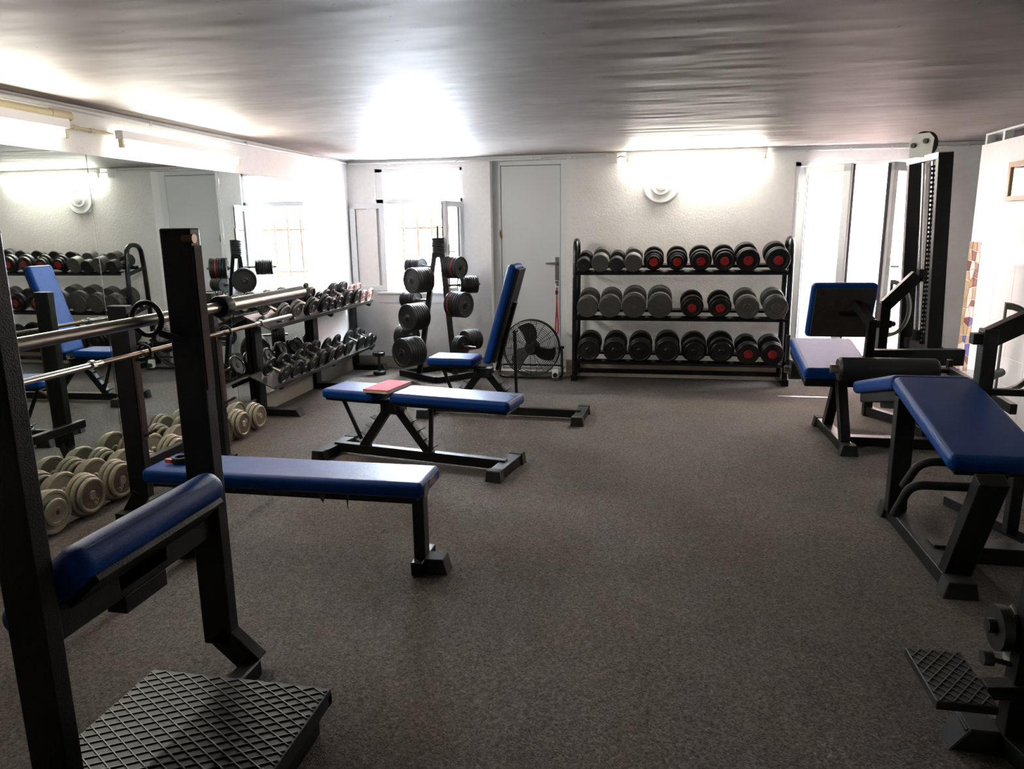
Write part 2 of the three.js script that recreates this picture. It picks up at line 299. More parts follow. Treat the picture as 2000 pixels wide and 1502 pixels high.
// partition with white glazed tiles, mosaic edge and an open clerestory
const PX = 2.5, PZ = -6.62;
{
  const p = thing('wall_partition', 'white partition with glossy tiles below and an open clerestory strip above', 'wall', [0, 0, 0]); p.userData.kind = 'structure';
  mesh('partition_body', box(PX, PX + 0.1, 0, 2.0, PZ, ZF, 0.002), M.wall, p);
  mesh('clerestory_frame', [box(PX + 0.02, PX + 0.08, 2.068, CH - 0.001, PZ, ZF), ...[0, 0.3, 0.85, 1.4, 2, 2.6, 3.2, 3.8, 4.4, 5, 5.6, 6.2, 6.8, 7.4, 8].map((k) => box(PX + 0.02, PX + 0.08, 2.0, 2.068, PZ + k, PZ + k + 0.035))], M.white, p);
  mesh('grout_bed', box(PX - 0.006, PX - 0.0005, 0, 1.262, PZ, -4.3), M.grout, p);
  const tg = box(-0.004, 0, 0.001, 0.2, 0.001, 0.299, 0.0015);
  for (let c = 0; c < 7; c++) for (let r = 0; r < 6; r++) { const o = mesh('wall_tile', tg, M.tile, p); o.position.set(PX - 0.006, 0.062 + r * 0.2, PZ + 0.225 + c * 0.3); }
  const mos = [0xe2dcd6, 0xb89a72, 0x7c3f2f, 0x5c60b4, 0x7c3f2f, 0xb89a72, 0xe2dcd6, 0xc7a682].map((c) => phy({ color: c, roughness: 0.16 }));
  const rows = 17, cols = 3, J = [];
  for (let j = 0; j <= rows; j++) for (let i = 0; i <= cols; i++) J.push([(i + (i && i < cols ? rr(-0.3, 0.3) : 0)) * 0.22 / cols, (j + (j && j < rows ? rr(-0.36, 0.36) : 0)) * 1.26 / rows]);
  for (let j = 0; j < rows; j++) for (let i = 0; i < cols; i++) {
    let q = [J[j * 4 + i], J[j * 4 + i + 1], J[(j + 1) * 4 + i + 1], J[(j + 1) * 4 + i]];
    const cx = q.reduce((s, a) => s + a[0], 0) / 4, cy = q.reduce((s, a) => s + a[1], 0) / 4;
    q = q.map(([x, y]) => [cx + (x - cx) * 0.9, cy + (y - cy) * 0.93]);
    if (rnd() < 0.6) q.splice(2, 0, [(q[1][0] + q[2][0]) / 2 + (rnd() - 0.3) * 0.012, (q[1][1] + q[2][1]) / 2]);
    const g = slab(q, 0.005, 0.0008).rotateY(-Math.PI / 2).translate(PX - 0.008, 0, PZ + 0.002);
    mesh('mosaic_tile', g, mos[Math.floor(rnd() * mos.length)], p);
  }
  const f = thing('framed_mirror', 'small wood framed mirror on the white partition', 'mirror', [PX - 0.002, 1.69, -5.75]);
  mesh('frame', [box(-0.025, 0, 0.1, 0.135, -0.3, 0.3, 0.003), box(-0.025, 0, -0.135, -0.1, -0.3, 0.3, 0.003), box(-0.025, 0, -0.1, 0.1, -0.3, -0.262, 0.003), box(-0.025, 0, -0.1, 0.1, 0.262, 0.3, 0.003)], M.wood, f);
  mesh('mirror_glass', box(-0.012, -0.006, -0.1, 0.1, -0.262, 0.262), M.mirror, f);
}
// storage room behind the partition stays unlit: its own low cupboards
tag(mesh('cupboard', box(2.75, 3.34, 0, 1.98, -5.9, -3.4, 0.01), M.darkRoom), 'dark tall cupboard behind the partition clerestory', 'cupboard');

// mirrors on the left wall
[[-2.3, -3.649], [-3.652, -4.899], [-4.902, -6.17]].forEach(([a, b], i) => {
  const m = thing('mirror_panel', ['large frameless wall mirror behind the barbell stands, farthest from the window', 'large frameless wall mirror between two vertical joints behind the floor dumbbells', 'large frameless wall mirror behind the two tier dumbbell rack, closest to the window'][i], 'mirror', [XL, 0.135, a], 0, 'wall mirror panels');
  mesh('mirror_back', box(0.0005, 0.004, 0, 1.7, b - a, 0), M.mirrorBack, m);
  mesh('mirror_glass', box(0.004, 0.008, 0, 1.7, b - a, 0, 0.0012), M.mirror, m);
});

// ------------------------------------------------------------------ lamps and pipes
let lampCount = 0;
function tubeLamp(name, label, c, axis, up, out, wallSide) {                  // c: middle of the tube, axis along it, up towards the batten, out into the room
  const t = thing(name, label, 'tube lamp', c);
  const m4 = new THREE.Matrix4().makeBasis(V(...axis), V(...up), V(...axis).cross(V(...up)));
  const put = (g) => (Array.isArray(g) ? join(g) : g).applyMatrix4(m4);
  mesh('batten', put([box(-0.62, 0.62, 0.028, 0.075, -0.024, 0.024, 0.004)]), M.white, t);
  for (const k of [-0.4, 0.4]) mesh('bracket', put([wallSide > 0 ? box(k - 0.02, k + 0.02, 0.04, 0.07, -0.02, wallSide, 0.002) : box(k - 0.02, k + 0.02, 0.04, 0.07, wallSide, 0.02, 0.002)]), M.cream, t);
  mesh('lamp_holder', put([box(-0.615, -0.59, -0.018, 0.03, -0.013, 0.013, 0.003)]), M.cream, t);
  mesh('lamp_holder', put([box(0.59, 0.615, -0.018, 0.03, -0.013, 0.013, 0.003)]), M.cream, t);
  mesh('fluorescent_tube', put([rod([-0.59, 0, 0], [0.59, 0, 0], 0.0135, 20)]), tubeGlow[lampCount], t);
  const L = new THREE.RectAreaLight(new THREE.Color().setRGB(1.0, 0.96, 0.85), TUBE_LIGHT[lampCount++], 1.16, 0.03);
  const o = V(...out).normalize(); L.position.copy(o.clone().multiplyScalar(0.018));
  L.up.set(...up); t.add(L); t.updateMatrixWorld(); L.lookAt(V(...c).add(o.multiplyScalar(2)));
  return t;
}
tubeLamp('tube_lamp', 'lit fluorescent tube lamp over the mirror joint by the thick pipe end', [-2.965, 1.912, -2.84], [0, 0, 1], [0, 1, 0], [1, -0.12, 0], 0.0745);
tubeLamp('tube_lamp', 'lit fluorescent tube lamp on the left wall nearer the window', [-2.965, 1.905, -4.46], [0, 0, 1], [0, 1, 0], [1, -0.12, 0], 0.0745);
tubeLamp('tube_lamp', 'lit fluorescent tube lamp along the ceiling above the round vent', [0.34, 2.005, -7.12], [1, 0, 0], [0, 1, 0], [0, -0.35, 1], -0.0695);
{
  const p = thing('cable_conduit', 'thin white conduit under the ceiling along the left wall', 'conduit', [-3.025, 2.06, -2.0]);
  mesh('pipe', tube([[0, 0, 2], [0, 0, -1.9], [0, -0.008, -3.4], [0, 0, -5.17]], 0.011, 0.1, 30, 8), M.white, p);
  for (const z of [0, -1.1, -2.2, -3.3, -4.4]) mesh('clip', box(-0.014, 0.013, -0.014, 0.014, z - 0.008, z + 0.008, 0.003), M.white, p);
  const q = thing('water_pipe', 'thick cream painted pipe ending above the mirror', 'pipe', [-3.0, 2.012, -1.6]);
  mesh('pipe', rod([0, 0, 1.5], [0, 0, -1.86], 0.02, 18), M.cream, q);
  mesh('end_cap', [rod([0, 0, -1.8], [0, 0, -1.93], 0.024, 18), rod([0, 0, -1.9], [0, -0.035, -1.9], 0.012)], M.cream, q);
  const r = thing('cable_conduit', 'short cream conduit linking the two wall tube lamps', 'conduit', [-3.02, 1.96, -3.47]);
  mesh('pipe', rod([0, 0.006, 0], [0, 0, -0.4], 0.009, 12), M.cream, r);
  mesh('coupling', [rod([0, 0.005, -0.1], [0, 0.005, -0.13], 0.013), rod([0, 0.002, -0.22], [0, 0.002, -0.25], 0.013)], M.cream, r);
  const s = thing('cable_conduit', 'white conduit clipped along the top of the back wall', 'conduit', [0, 2.052, ZB + 0.018]);
  mesh('pipe', tube([[-3.0, 0.004, 0], [-1.6, 0, 0], [-0.462, 0, 0]], 0.01, 0.1, 16, 8), M.white, s);
  mesh('pipe', rod([1.0, 0, 0], [3.3, -0.006, 0], 0.01, 10), M.white, s);
  for (const x of [-2.6, -1.9, -1.16, -1.08, -0.8, 1.3, 1.66, 2.0, 2.3, 2.6]) mesh('clip', box(x - 0.009, x + 0.009, -0.014, 0.014, -0.0175, 0.013, 0.003), M.white, s);
  const j = thing('junction_box', 'white square junction box beside the back tube lamp', 'junction box', [-0.41, 2.035, ZB]);
  mesh('body', box(-0.05, 0.05, -0.045, 0.04, 0.001, 0.05, 0.006), M.white, j);
  mesh('cable', smoothTube([[0.05, 0.0, 0.03], [0.08, 0.012, 0.04], [0.11, 0.004, 0.05], [0.13, 0.01, 0.055]], 0.005, 14, 6), M.greyPlastic, j);
}
// round vent on the back wall
{
  const v = thing('air_vent', 'round white air vent with stepped rings under the back tube lamp', 'vent', [0.043, 1.782, ZB]);
  mesh('outer_ring', lathe([[0.0, 0.001], [0.168, 0.001], [0.168, 0.012], [0.155, 0.026], [0.125, 0.02], [0.105, 0.008], [0.0, 0.008]], 48), M.white, v);
  mesh('middle_cone', lathe([[0.0, 0.008], [0.03, 0.008], [0.098, 0.03], [0.1, 0.036], [0.085, 0.042], [0.06, 0.03], [0, 0.03]], 48), M.white, v);
  mesh('centre_disc', lathe([[0, 0.03], [0.035, 0.03], [0.055, 0.05], [0.05, 0.058], [0, 0.06]], 40), M.white, v);
}

const ORD = ['first', 'second', 'third', 'fourth', 'fifth', 'sixth', 'seventh', 'eighth', 'ninth', 'tenth', 'eleventh', 'twelfth'];
// ------------------------------------------------------------------ dumbbells and plates
const geoCache = {};
function plateGeo(r, t, kind = 'iron', hole = 0) {
  const k = [r.toFixed(3), t.toFixed(3), kind, hole].join();
  if (geoCache[k]) return geoCache[k];
  const h = t / 2, e = Math.min(0.006, t * 0.28), rec = Math.min(0.007, t * 0.3);
  const half = kind === 'solid' ? [[0, h], [r * 0.08, h], [r * 0.1, h - 0.003], [r * 0.14, h], [r - e, h], [r, h - e]]
    : kind === 'ring' ? [[0, h - rec], [r * 0.16, h - rec], [r * 0.17, h], [r * 0.36, h], [r * 0.4, h - rec * 0.5], [r * 0.7, h - rec * 0.4], [r * 0.73, h], [r - e, h], [r, h - e]]
      : [[0, h - 0.001], [r * 0.16, h - 0.001], [r * 0.22, h], [r * 0.3, h - rec], [r * 0.78, h - rec], [r * 0.84, h], [r - e, h], [r, h - e]];
  if (hole) half[0][0] = hole;
  const pts = [...half.map(([a, z]) => [a, z]), ...half.slice().reverse().map(([a, z]) => [a, -z])].reverse();
  if (hole) pts.push(pts[0]);
  return geoCache[k] = lathe(pts, 36, 0.5);
}
function capGeo(r, t) { const k = 'cap' + r.toFixed(3) + t; return geoCache[k] ??= lathe([[0, 0], [r, 0], [r, t * 0.6], [r * 0.92, t], [r * 0.3, t], [r * 0.22, t * 0.4], [0, t * 0.4]], 28, 0.5); }
function rodGeo(r, L) { const k = 'rod' + r + '_' + L.toFixed(3); return geoCache[k] ??= new THREE.CylinderGeometry(r, r, L, 14).rotateX(Math.PI / 2); }
// local axis z: +z is the end towards the room. discs: [radius, thickness, material, kind] from the handle outwards
function dumbbell(label, group, pos, quat, handleL, discs, hm, cap, rollup = 0) {
  const d = thing('dumbbell', label, 'dumbbell', pos, 0, group); d.quaternion.copy(quat);
  const total = discs.reduce((s, a) => s + a[1], 0);
  mesh('handle', rodGeo(0.014, handleL + 2 * total - 0.004), hm, d);
  for (const s of [1, -1]) {
    let z = handleL / 2;
    for (const [r, t, m, kind] of discs) { const o = mesh('weight_plate', plateGeo(r, t - 0.0006, kind), m, d); o.position.z = s * (z + t / 2); z += t; }
    if (cap) { const o = mesh('end_cap', capGeo(cap[0], cap[1]), cap[2], d); o.position.z = s * (z - 0.001); if (s < 0) o.rotation.y = Math.PI; if (cap[3]) tag(o, cap[3]); }
  }
  return d;
}

// three tier rack on the back wall
const TILT = 0.22, rackRows = [[1.012, [[-0.624, 0.064, 'dark'], [-0.475, 0.08, 'grey'], [-0.33, 0.066, 'dark'], [-0.183, 0.08, 'grey'], [-0.005, 0.089, 'red3'], [0.199, 0.091, 'red3'], [0.401, 0.095, 'red2'], [0.601, 0.096, 'red2'], [0.797, 0.1, 'red1'], [1.045, 0.102, 'red2b']]],
  [0.601, [[-0.586, 0.096, 'grey'], [-0.383, 0.1, 'grey'], [-0.169, 0.109, 'grey'], [0.059, 0.11, 'grey'], [0.341, 0.1, 'red2'], [0.581, 0.1, 'red2'], [0.811, 0.102, 'ring'], [1.049, 0.103, 'ring']]],
  [0.195, [[-0.571, 0.107, 'blk'], [-0.335, 0.108, 'blk'], [-0.104, 0.108, 'blk'], [0.138, 0.113, 'blk'], [0.374, 0.113, 'blk2'], [0.608, 0.116, 'blk2'], [0.837, 0.099, 'redb'], [1.042, 0.1, 'redb']]]];
{
  const t = thing('dumbbell_rack', 'black three tier dumbbell rack with hooped tube ends against the back wall', 'rack', [0.235, 0, -6.94]);
  const L = (x) => x - 0.235, Z = (z) => z + 6.94;
  for (const x of [-0.71, 1.17]) {
    mesh('hoop_frame', new THREE.TubeGeometry(path([[L(x), 0.05, Z(-6.79)], [L(x), 1.0, Z(-6.82)], [L(x), 1.29, Z(-6.85)], [L(x), 1.29, Z(-7.06)], [L(x), 1.0, Z(-7.09)], [L(x), 0.05, Z(-7.12)]], 0.1), 60, 0.025, 12), M.blackGloss, t);
    mesh('foot', bar([L(x), 0.03, Z(-6.745)], [L(x), 0.03, Z(-7.15)], 0.06, 0.06), M.blackGloss, t);
    for (const [y] of rackRows) mesh('cross_tie', bar([L(x), y - 0.03, Z(-6.8)], [L(x), y + 0.04, Z(-7.09)], 0.03, 0.035), M.blackGloss, t);
  }
  mesh('bottom_rail', bar([L(-0.7), 0.06, Z(-7.0)], [L(1.16), 0.06, Z(-7.0)], 0.03, 0.045), M.blackGloss, t);
  const ca = Math.cos(TILT), sa = Math.sin(TILT);
  for (const [y] of rackRows) {
    const at = (z, dn) => [y + (-6.72 - z) * sa / ca - dn, Z(z)];
    for (const z of [-6.768, -6.985]) {
      const [yy, zz] = at(z, 0.004);
      mesh('shelf_rail', [bar([L(-0.7), yy, zz], [L(1.16), yy, zz], 0.06, 0.006, 0.001, [0, ca, sa]), box(L(-0.7), L(1.16), yy - 0.032, yy - (z > -6.9 ? 0.008 : 0.001), zz + (z > -6.9 ? 0.027 : -0.033), zz + (z > -6.9 ? 0.033 : -0.027), 0.001)], M.blackGloss, t);
    }
  }
  const desc = { dark: 'small dark dumbbell', grey: 'grey drum headed dumbbell', red3: 'three stepped red capped dumbbell', red2: 'two stepped red capped dumbbell', red1: 'broad red capped dumbbell', red2b: 'large ringed red capped dumbbell', ring: 'grey ringed dumbbell', blk: 'thick black dumbbell', blk2: 'black dumbbell with smaller front plate', redb: 'plain faced red capped dumbbell' };
  const spec = {
    dark: (r) => [0.13, [[r, 0.085, M.dark, 'solid']], null], grey: (r) => [0.12, [[r, 0.1, M.grey, 'solid']], null],
    red3: (r) => [0.115, [[r, 0.032, M.ironDark], [r * 0.8, 0.028, M.ironDark], [r * 0.66, 0.026, M.ironDark]], [0.037, 0.008, M.red, 'red end cap']],
    red2: (r) => [0.12, [[r, 0.04, M.ironDark], [r * 0.84, 0.035, M.ironDark]], [0.038, 0.008, M.red, 'red end cap']],
    red1: (r) => [0.12, [[r, 0.05, M.ironDark], [r * 0.985, 0.035, M.ironDark]], [0.041, 0.008, M.red, 'red end cap']],
    red2b: (r) => [0.12, [[r, 0.045, M.ironDark], [r * 0.99, 0.04, M.ironDark, 'ring']], [0.04, 0.008, M.red, 'red end cap']],
    ring: (r) => [0.12, [[r, 0.045, M.grey, 'ring'], [r * 0.99, 0.045, M.grey, 'ring']], null],
    blk: (r) => [0.12, [[r, 0.04, M.ironDark], [r * 0.95, 0.045, M.ironDark]], null], blk2: (r) => [0.12, [[r, 0.045, M.ironDark], [r * 0.8, 0.04, M.ironDark]], null],
    redb: (r) => [0.12, [[r, 0.04, M.ironDark], [r * 0.98, 0.04, M.ironDark, 'solid']], [0.038, 0.008, M.red, 'red end cap']],
  };
  const shelfName = ['top', 'middle', 'bottom'], n = V(0, ca, sa), q = new THREE.Quaternion().setFromAxisAngle(V(1, 0, 0), TILT);
  rackRows.forEach(([y, list], k) => list.forEach(([x, r, kind], i) => {
    const [hl, discs, cap] = spec[kind](r), half = hl / 2 + discs.reduce((s, a) => s + a[1], 0);
    const c = V(x, y, -6.72).addScaledVector(n, r + 0.001).addScaledVector(V(0, sa, -ca), half);
    dumbbell(`${desc[kind]}, ${ORD[i]} from the door end of the ${shelfName[k]} rack shelf`, `dumbbells on the ${shelfName[k]} shelf of the three tier rack`, [c.x, c.y, c.z], q, hl, discs, M.steel, cap);
  }));
}

// two tier rack on the left wall
{
  const A = 0.42, ca = Math.cos(A), sa = Math.sin(A);
  const t = thing('dumbbell_rack', 'dark two tier dumbbell rack of square posts below the mirror', 'rack', [-2.9, 0, -6.0]);
  const X = (x) => x + 2.9, Z = (z) => z + 6.0;
  for (const z of [-5.18, -6.17, -7.08]) {
    mesh('post', bar([X(-3.008), 0.05, Z(z)], [X(-3.008), 0.7, Z(z)], 0.036, 0.1), M.black, t);
    const f = mesh('foot', bar([X(-3.024), 0.027, Z(z)], [X(-2.7), 0.027, Z(z)], 0.09, 0.054), M.black, t);
    mesh('foot_cap', slab([[0, 0], [0.035, 0], [0.0, 0.056]], 0.094, 0.002).translate(X(-2.7), 0, Z(z)), M.rubber, f);
    for (const y of [0.24, 0.69]) mesh('bracket', bar([X(-2.82), y - 0.022, Z(z)], [X(-3.0), y + 0.056, Z(z)], 0.045, 0.03), M.black, t);
  }
  for (const y of [0.258, 0.71]) {
    const p0 = V(-2.79, y, 0), dir = V(-ca, sa, 0), nn = V(sa, ca, 0);
    const P = (s, h) => { const v = p0.clone().addScaledVector(dir, s).addScaledVector(nn, h); return [X(v.x), v.y]; };
    const pts = [P(-0.012, 0.02), P(-0.012, -0.012), P(0.225, -0.012), P(0.225, -0.001), P(-0.004, -0.001), P(-0.004, 0.02)];
    const o = mesh('shelf_tray', slab(pts, 2.05, 0.001).translate(0, 0, Z(-6.02)), M.trayMetal, t);
    tag(o, 'folded steel tray with a worn bright front lip');
  }
  const q = new THREE.Quaternion().setFromRotationMatrix(new THREE.Matrix4().makeBasis(V(0, 0, -1), V(sa, ca, 0), V(ca, -sa, 0)));
  const up = [[-5.2, 0.084, 1], [-5.405, 0.086, 1], [-5.68, 0.083, 2], [-5.93, 0.085, 2], [-6.075, 0.062, 0], [-6.225, 0.068, 0], [-6.42, 0.086, 2], [-6.63, 0.085, 2], [-6.795, 0.069, 3], [-6.955, 0.071, 3]];
  const lo = [[-5.14, 0.081, 0], [-5.335, 0.08, 0], [-5.49, 0.059, 0], [-5.63, 0.071, 0], [-5.8, 0.081, 2], [-5.985, 0.076, 2], [-6.16, 0.08, 0], [-6.37, 0.08, 0], [-6.65, 0.081, 0], [-6.87, 0.079, 0], [-7.015, 0.056, 0]];
  const D = ['plain black dumbbell', 'worn grey dumbbell', 'stepped dark iron dumbbell', 'small reddish dumbbell'];
  [[0.71, up, 'upper'], [0.258, lo, 'lower']].forEach(([y, list, nm]) => list.forEach(([z, r, k], i) => {
    const m = [M.ironDark, M.grey, M.iron, M.pinkish][k];
    const discs = k === 2 || k === 1 ? [[r, 0.026, m], [r * 0.86, 0.022, m]] : [[r, 0.026, m]];
    const half = 0.055 + discs.reduce((s, a) => s + a[1], 0);
    const c = V(-2.79, y, z).addScaledVector(V(sa, ca, 0), r + 0.002).addScaledVector(V(-ca, sa, 0), half + 0.004);
    dumbbell(`${D[k]}, ${ORD[list.length - 1 - i]} from the window end of the ${nm} rack tray`, `dumbbells on the ${nm} tray of the two tier rack`, [c.x, c.y, c.z], q, 0.11, discs, M.steel, null);
  }));
}
// dumbbell standing on end by the rack
{
  const q = new THREE.Quaternion().setFromUnitVectors(V(0, 0, 1), V(0, 1, 0));
  dumbbell('small black dumbbell standing upright on the carpet beside the two tier rack', null, [-2.655, 0.117, -6.82], q, 0.146, [[0.062, 0.042, M.ironDark]], M.ironDark, null);
}
// row of silver dumbbells on the floor along the mirror
{
  const q = new THREE.Quaternion().setFromRotationMatrix(new THREE.Matrix4().makeBasis(V(0, 0, -1), V(0, 1, 0), V(1, 0, 0)));
  const rows = [[-2.86, 0.11, 1, ''], [-3.085, 0.113, 0, '32'], [-3.315, 0.113, 0, '36'], [-3.55, 0.105, 0, ''], [-3.8, 0.115, 0, ''], [-4.05, 0.11, 0, ''], [-4.29, 0.108, 2, ''], [-4.52, 0.104, 0, '30'], [-4.755, 0.1, 0, '28']];
  const what = ['three plate silver dumbbell', 'silver dumbbell with a small front disc', 'silver dumbbell with a broad brown face'];
  const where = rows.map((q, k) => `${q[3] ? 'painted ' + q[3] + ', ' : ''}${ORD[8 - k]} from the rack end of the floor row`);
  rows.forEach(([z, r, k, num], i) => {
    const discs = k === 1 ? [[r * 0.97, 0.03, M.silver, 'iron'], [r, 0.03, M.silver, 'iron'], [r * 0.62, 0.016, M.silver, 'ring']] : k === 2 ? [[r * 0.9, 0.026, M.silver], [r, 0.026, M.silver], [r * 0.97, 0.02, M.rust]] : [[r, 0.026, M.silver], [r * 0.93, 0.026, M.silver], [r * 0.8, 0.026, M.silver]];
    const half = 0.045 + discs.reduce((s, a) => s + a[1], 0);
    const d = dumbbell(`${what[k]} ${where[i]}`, 'silver dumbbells in a row along the mirror', [-2.9 + (i % 2) * 0.006, r + 0.001, z], q, 0.09, discs, M.brownSteel, null);
    const last = discs[discs.length - 1], R = last[0] * 0.78;
    if (k !== 1) for (const s of [1, -1]) { const o = mesh('rusty_face', geoCache['rf' + R.toFixed(3)] ??= lathe([[0.02, 0], [R, 0], [R, 0.001], [0.02, 0.001]], 32), M.rust, d); o.position.z = s * (half - 0.0065) - (s < 0 ? 0.001 : 0); tag(o, 'rust stained recessed face'); }
    if (num) {
      const cv = document.createElement('canvas'); cv.width = cv.height = 64; const cx = cv.getContext('2d');
      cx.fillStyle = '#000'; cx.fillRect(0, 0, 64, 64); cx.fillStyle = '#fff'; cx.font = '44px sans-serif'; cx.textAlign = 'center'; cx.textBaseline = 'middle'; cx.fillText(num, 32, 34);
      const at = new THREE.CanvasTexture(cv), pm = std({ color: 0xd9cfa8, roughness: 0.7, alphaMap: at, transparent: true });
      const g = new THREE.PlaneGeometry(0.05, 0.05); g.userData.uvDone = true;
      const o = mesh('painted_number', g, pm, d); tag(o, 'hand painted pale number');
      o.position.set([-0.03, 0.02, -0.02, 0.03][i % 4], [0.025, -0.035, -0.03, 0.02][i % 4], half - 0.0045); o.rotation.z = [-1.2, 1.0, 0.6, -0.4][i % 4];
    }
  });
}

// plate tree
{
  const t = thing('plate_tree', 'black A frame plate tree on a diamond base near the window', 'plate tree', [-2.03, 0, -6.82]);
  const X = (x) => x + 2.03, Z = (z) => z + 6.82;
  const C = [[-2.43, -6.82], [-1.97, -6.5], [-1.63, -6.86], [-2.1, -7.14]];
  for (let i = 0; i < 4; i++) { const a = C[i], b = C[(i + 1) % 4]; mesh('base_bar', bar([X(a[0]), 0.03, Z(a[1])], [X(b[0]), 0.03, Z(b[1])], 0.05, 0.058), M.black, t); }
  const postL = (y) => V(-2.2 + (y / 1.16) * 0.165, y, -6.66 - (y / 1.16) * 0.12), postR = (y) => V(-1.83 - (y / 1.16) * 0.13, y, -6.67 - (y / 1.16) * 0.11);
  for (const p of [postL, postR]) { const a = p(0.05), b = p(1.17); mesh('upright', bar([X(a.x), a.y, Z(a.z)], [X(b.x), b.y, Z(b.z)], 0.045, 0.05), M.black, t); }
  const top = postL(1.17).add(postR(1.17)).multiplyScalar(0.5);
  mesh('top_block', box(X(top.x) - 0.055, X(top.x) + 0.055, 1.15, 1.19, Z(top.z) - 0.03, Z(top.z) + 0.03, 0.004), M.black, t);
  mesh('top_pin', rod([X(top.x), 1.19, Z(top.z)], [X(top.x), 1.445, Z(top.z)], 0.0115), M.brownSteel, t);
  const nearRack = 'rack side upright', nearBench = 'bench side upright';
  const pegs = [[postL, 0.95, -30, 0.062, [[0.118, 0.028, 7]], nearRack, 'upper front peg'], [postL, 0.61, -30, 0.062, [[0.128, 0.027, 7]], nearRack, 'middle front peg'], [postL, 0.285, -30, 0.062, [[0.139, 0.029, 7]], nearRack, 'lowest front peg'],
    [postR, 1.06, 65, 0.05, [[0.102, 0.026, 4], [0.1, 0.014, 1, M.red], [0.102, 0.026, 2]], nearBench, 'upper front peg'], [postR, 0.72, 65, 0.05, [[0.122, 0.027, 1], [0.118, 0.016, 1, M.redDull], [0.12, 0.027, 5]], nearBench, 'middle front peg'], [postR, 0.33, 65, 0.07, [[0.1, 0.024, 3]], nearBench, 'lowest front peg'],
    [postL, 1.065, -112, 0.125, [[0.08, 0.019, 9]], nearRack, 'upper rear peg'], [postL, 0.75, -112, 0.135, [[0.08, 0.019, 9]], nearRack, 'middle rear peg'], [postL, 0.39, -118, 0.17, [[0.122, 0.026, 5]], nearRack, 'lowest rear peg'],
    [postR, 0.89, 120, 0.13, [[0.082, 0.02, 9]], nearBench, 'upper rear peg'], [postR, 0.36, 140, 0.15, [[0.1, 0.022, 7]], nearBench, 'lowest rear peg']];
  for (const [post, y, deg, s0, sets, who, where] of pegs) {
    const b = post(y), a = V(Math.sin(deg * Math.PI / 180), 0.0, Math.cos(deg * Math.PI / 180));
    const len = s0 + sets.reduce((s, q) => s + q[1] * q[2], 0) + 0.03 + (where === 'lowest front peg' && who === nearBench ? 0.12 : 0), e = b.clone().addScaledVector(a, len);
    mesh('peg', rod([X(b.x), b.y, Z(b.z)], [X(e.x), e.y, Z(e.z)], 0.0115, 12), M.brownSteel, t);
    let s = s0, idx = 0; const total = sets.reduce((a, b) => a + b[2], 0), q = new THREE.Quaternion().setFromUnitVectors(V(0, 0, 1), a);
    for (const [r, th, n, m] of sets) for (let i = 0; i < n; i++) {
      const o = mesh('weight_plate', plateGeo(r, th - 0.001, 'iron', 0.0125), m ?? M.iron); const c = b.clone().addScaledVector(a, s + th / 2); s += th;
      o.position.copy(c); o.quaternion.copy(q); o.rotateZ(rnd() * 6);
      tag(o, `${m ? 'red' : 'black iron'} plate, ${ORD[total - 1 - idx++]} from the outer end, ${where} of ${who}`, 'weight plate', `plates on the ${where} of ${who}`);
    }
  }
  for (let i = 0; i < 7; i++) {
    const o = mesh('weight_plate', plateGeo(0.062, 0.0195, 'iron', 0.016), M.iron); o.rotation.x = -Math.PI / 2; o.position.set(top.x, 1.201 + i * 0.0205, top.z);
    tag(o, `small black plate, ${ORD[6 - i]} from the top on the plate tree top pin`, 'weight plate', 'plates stacked on the tree top pin');
  }
}

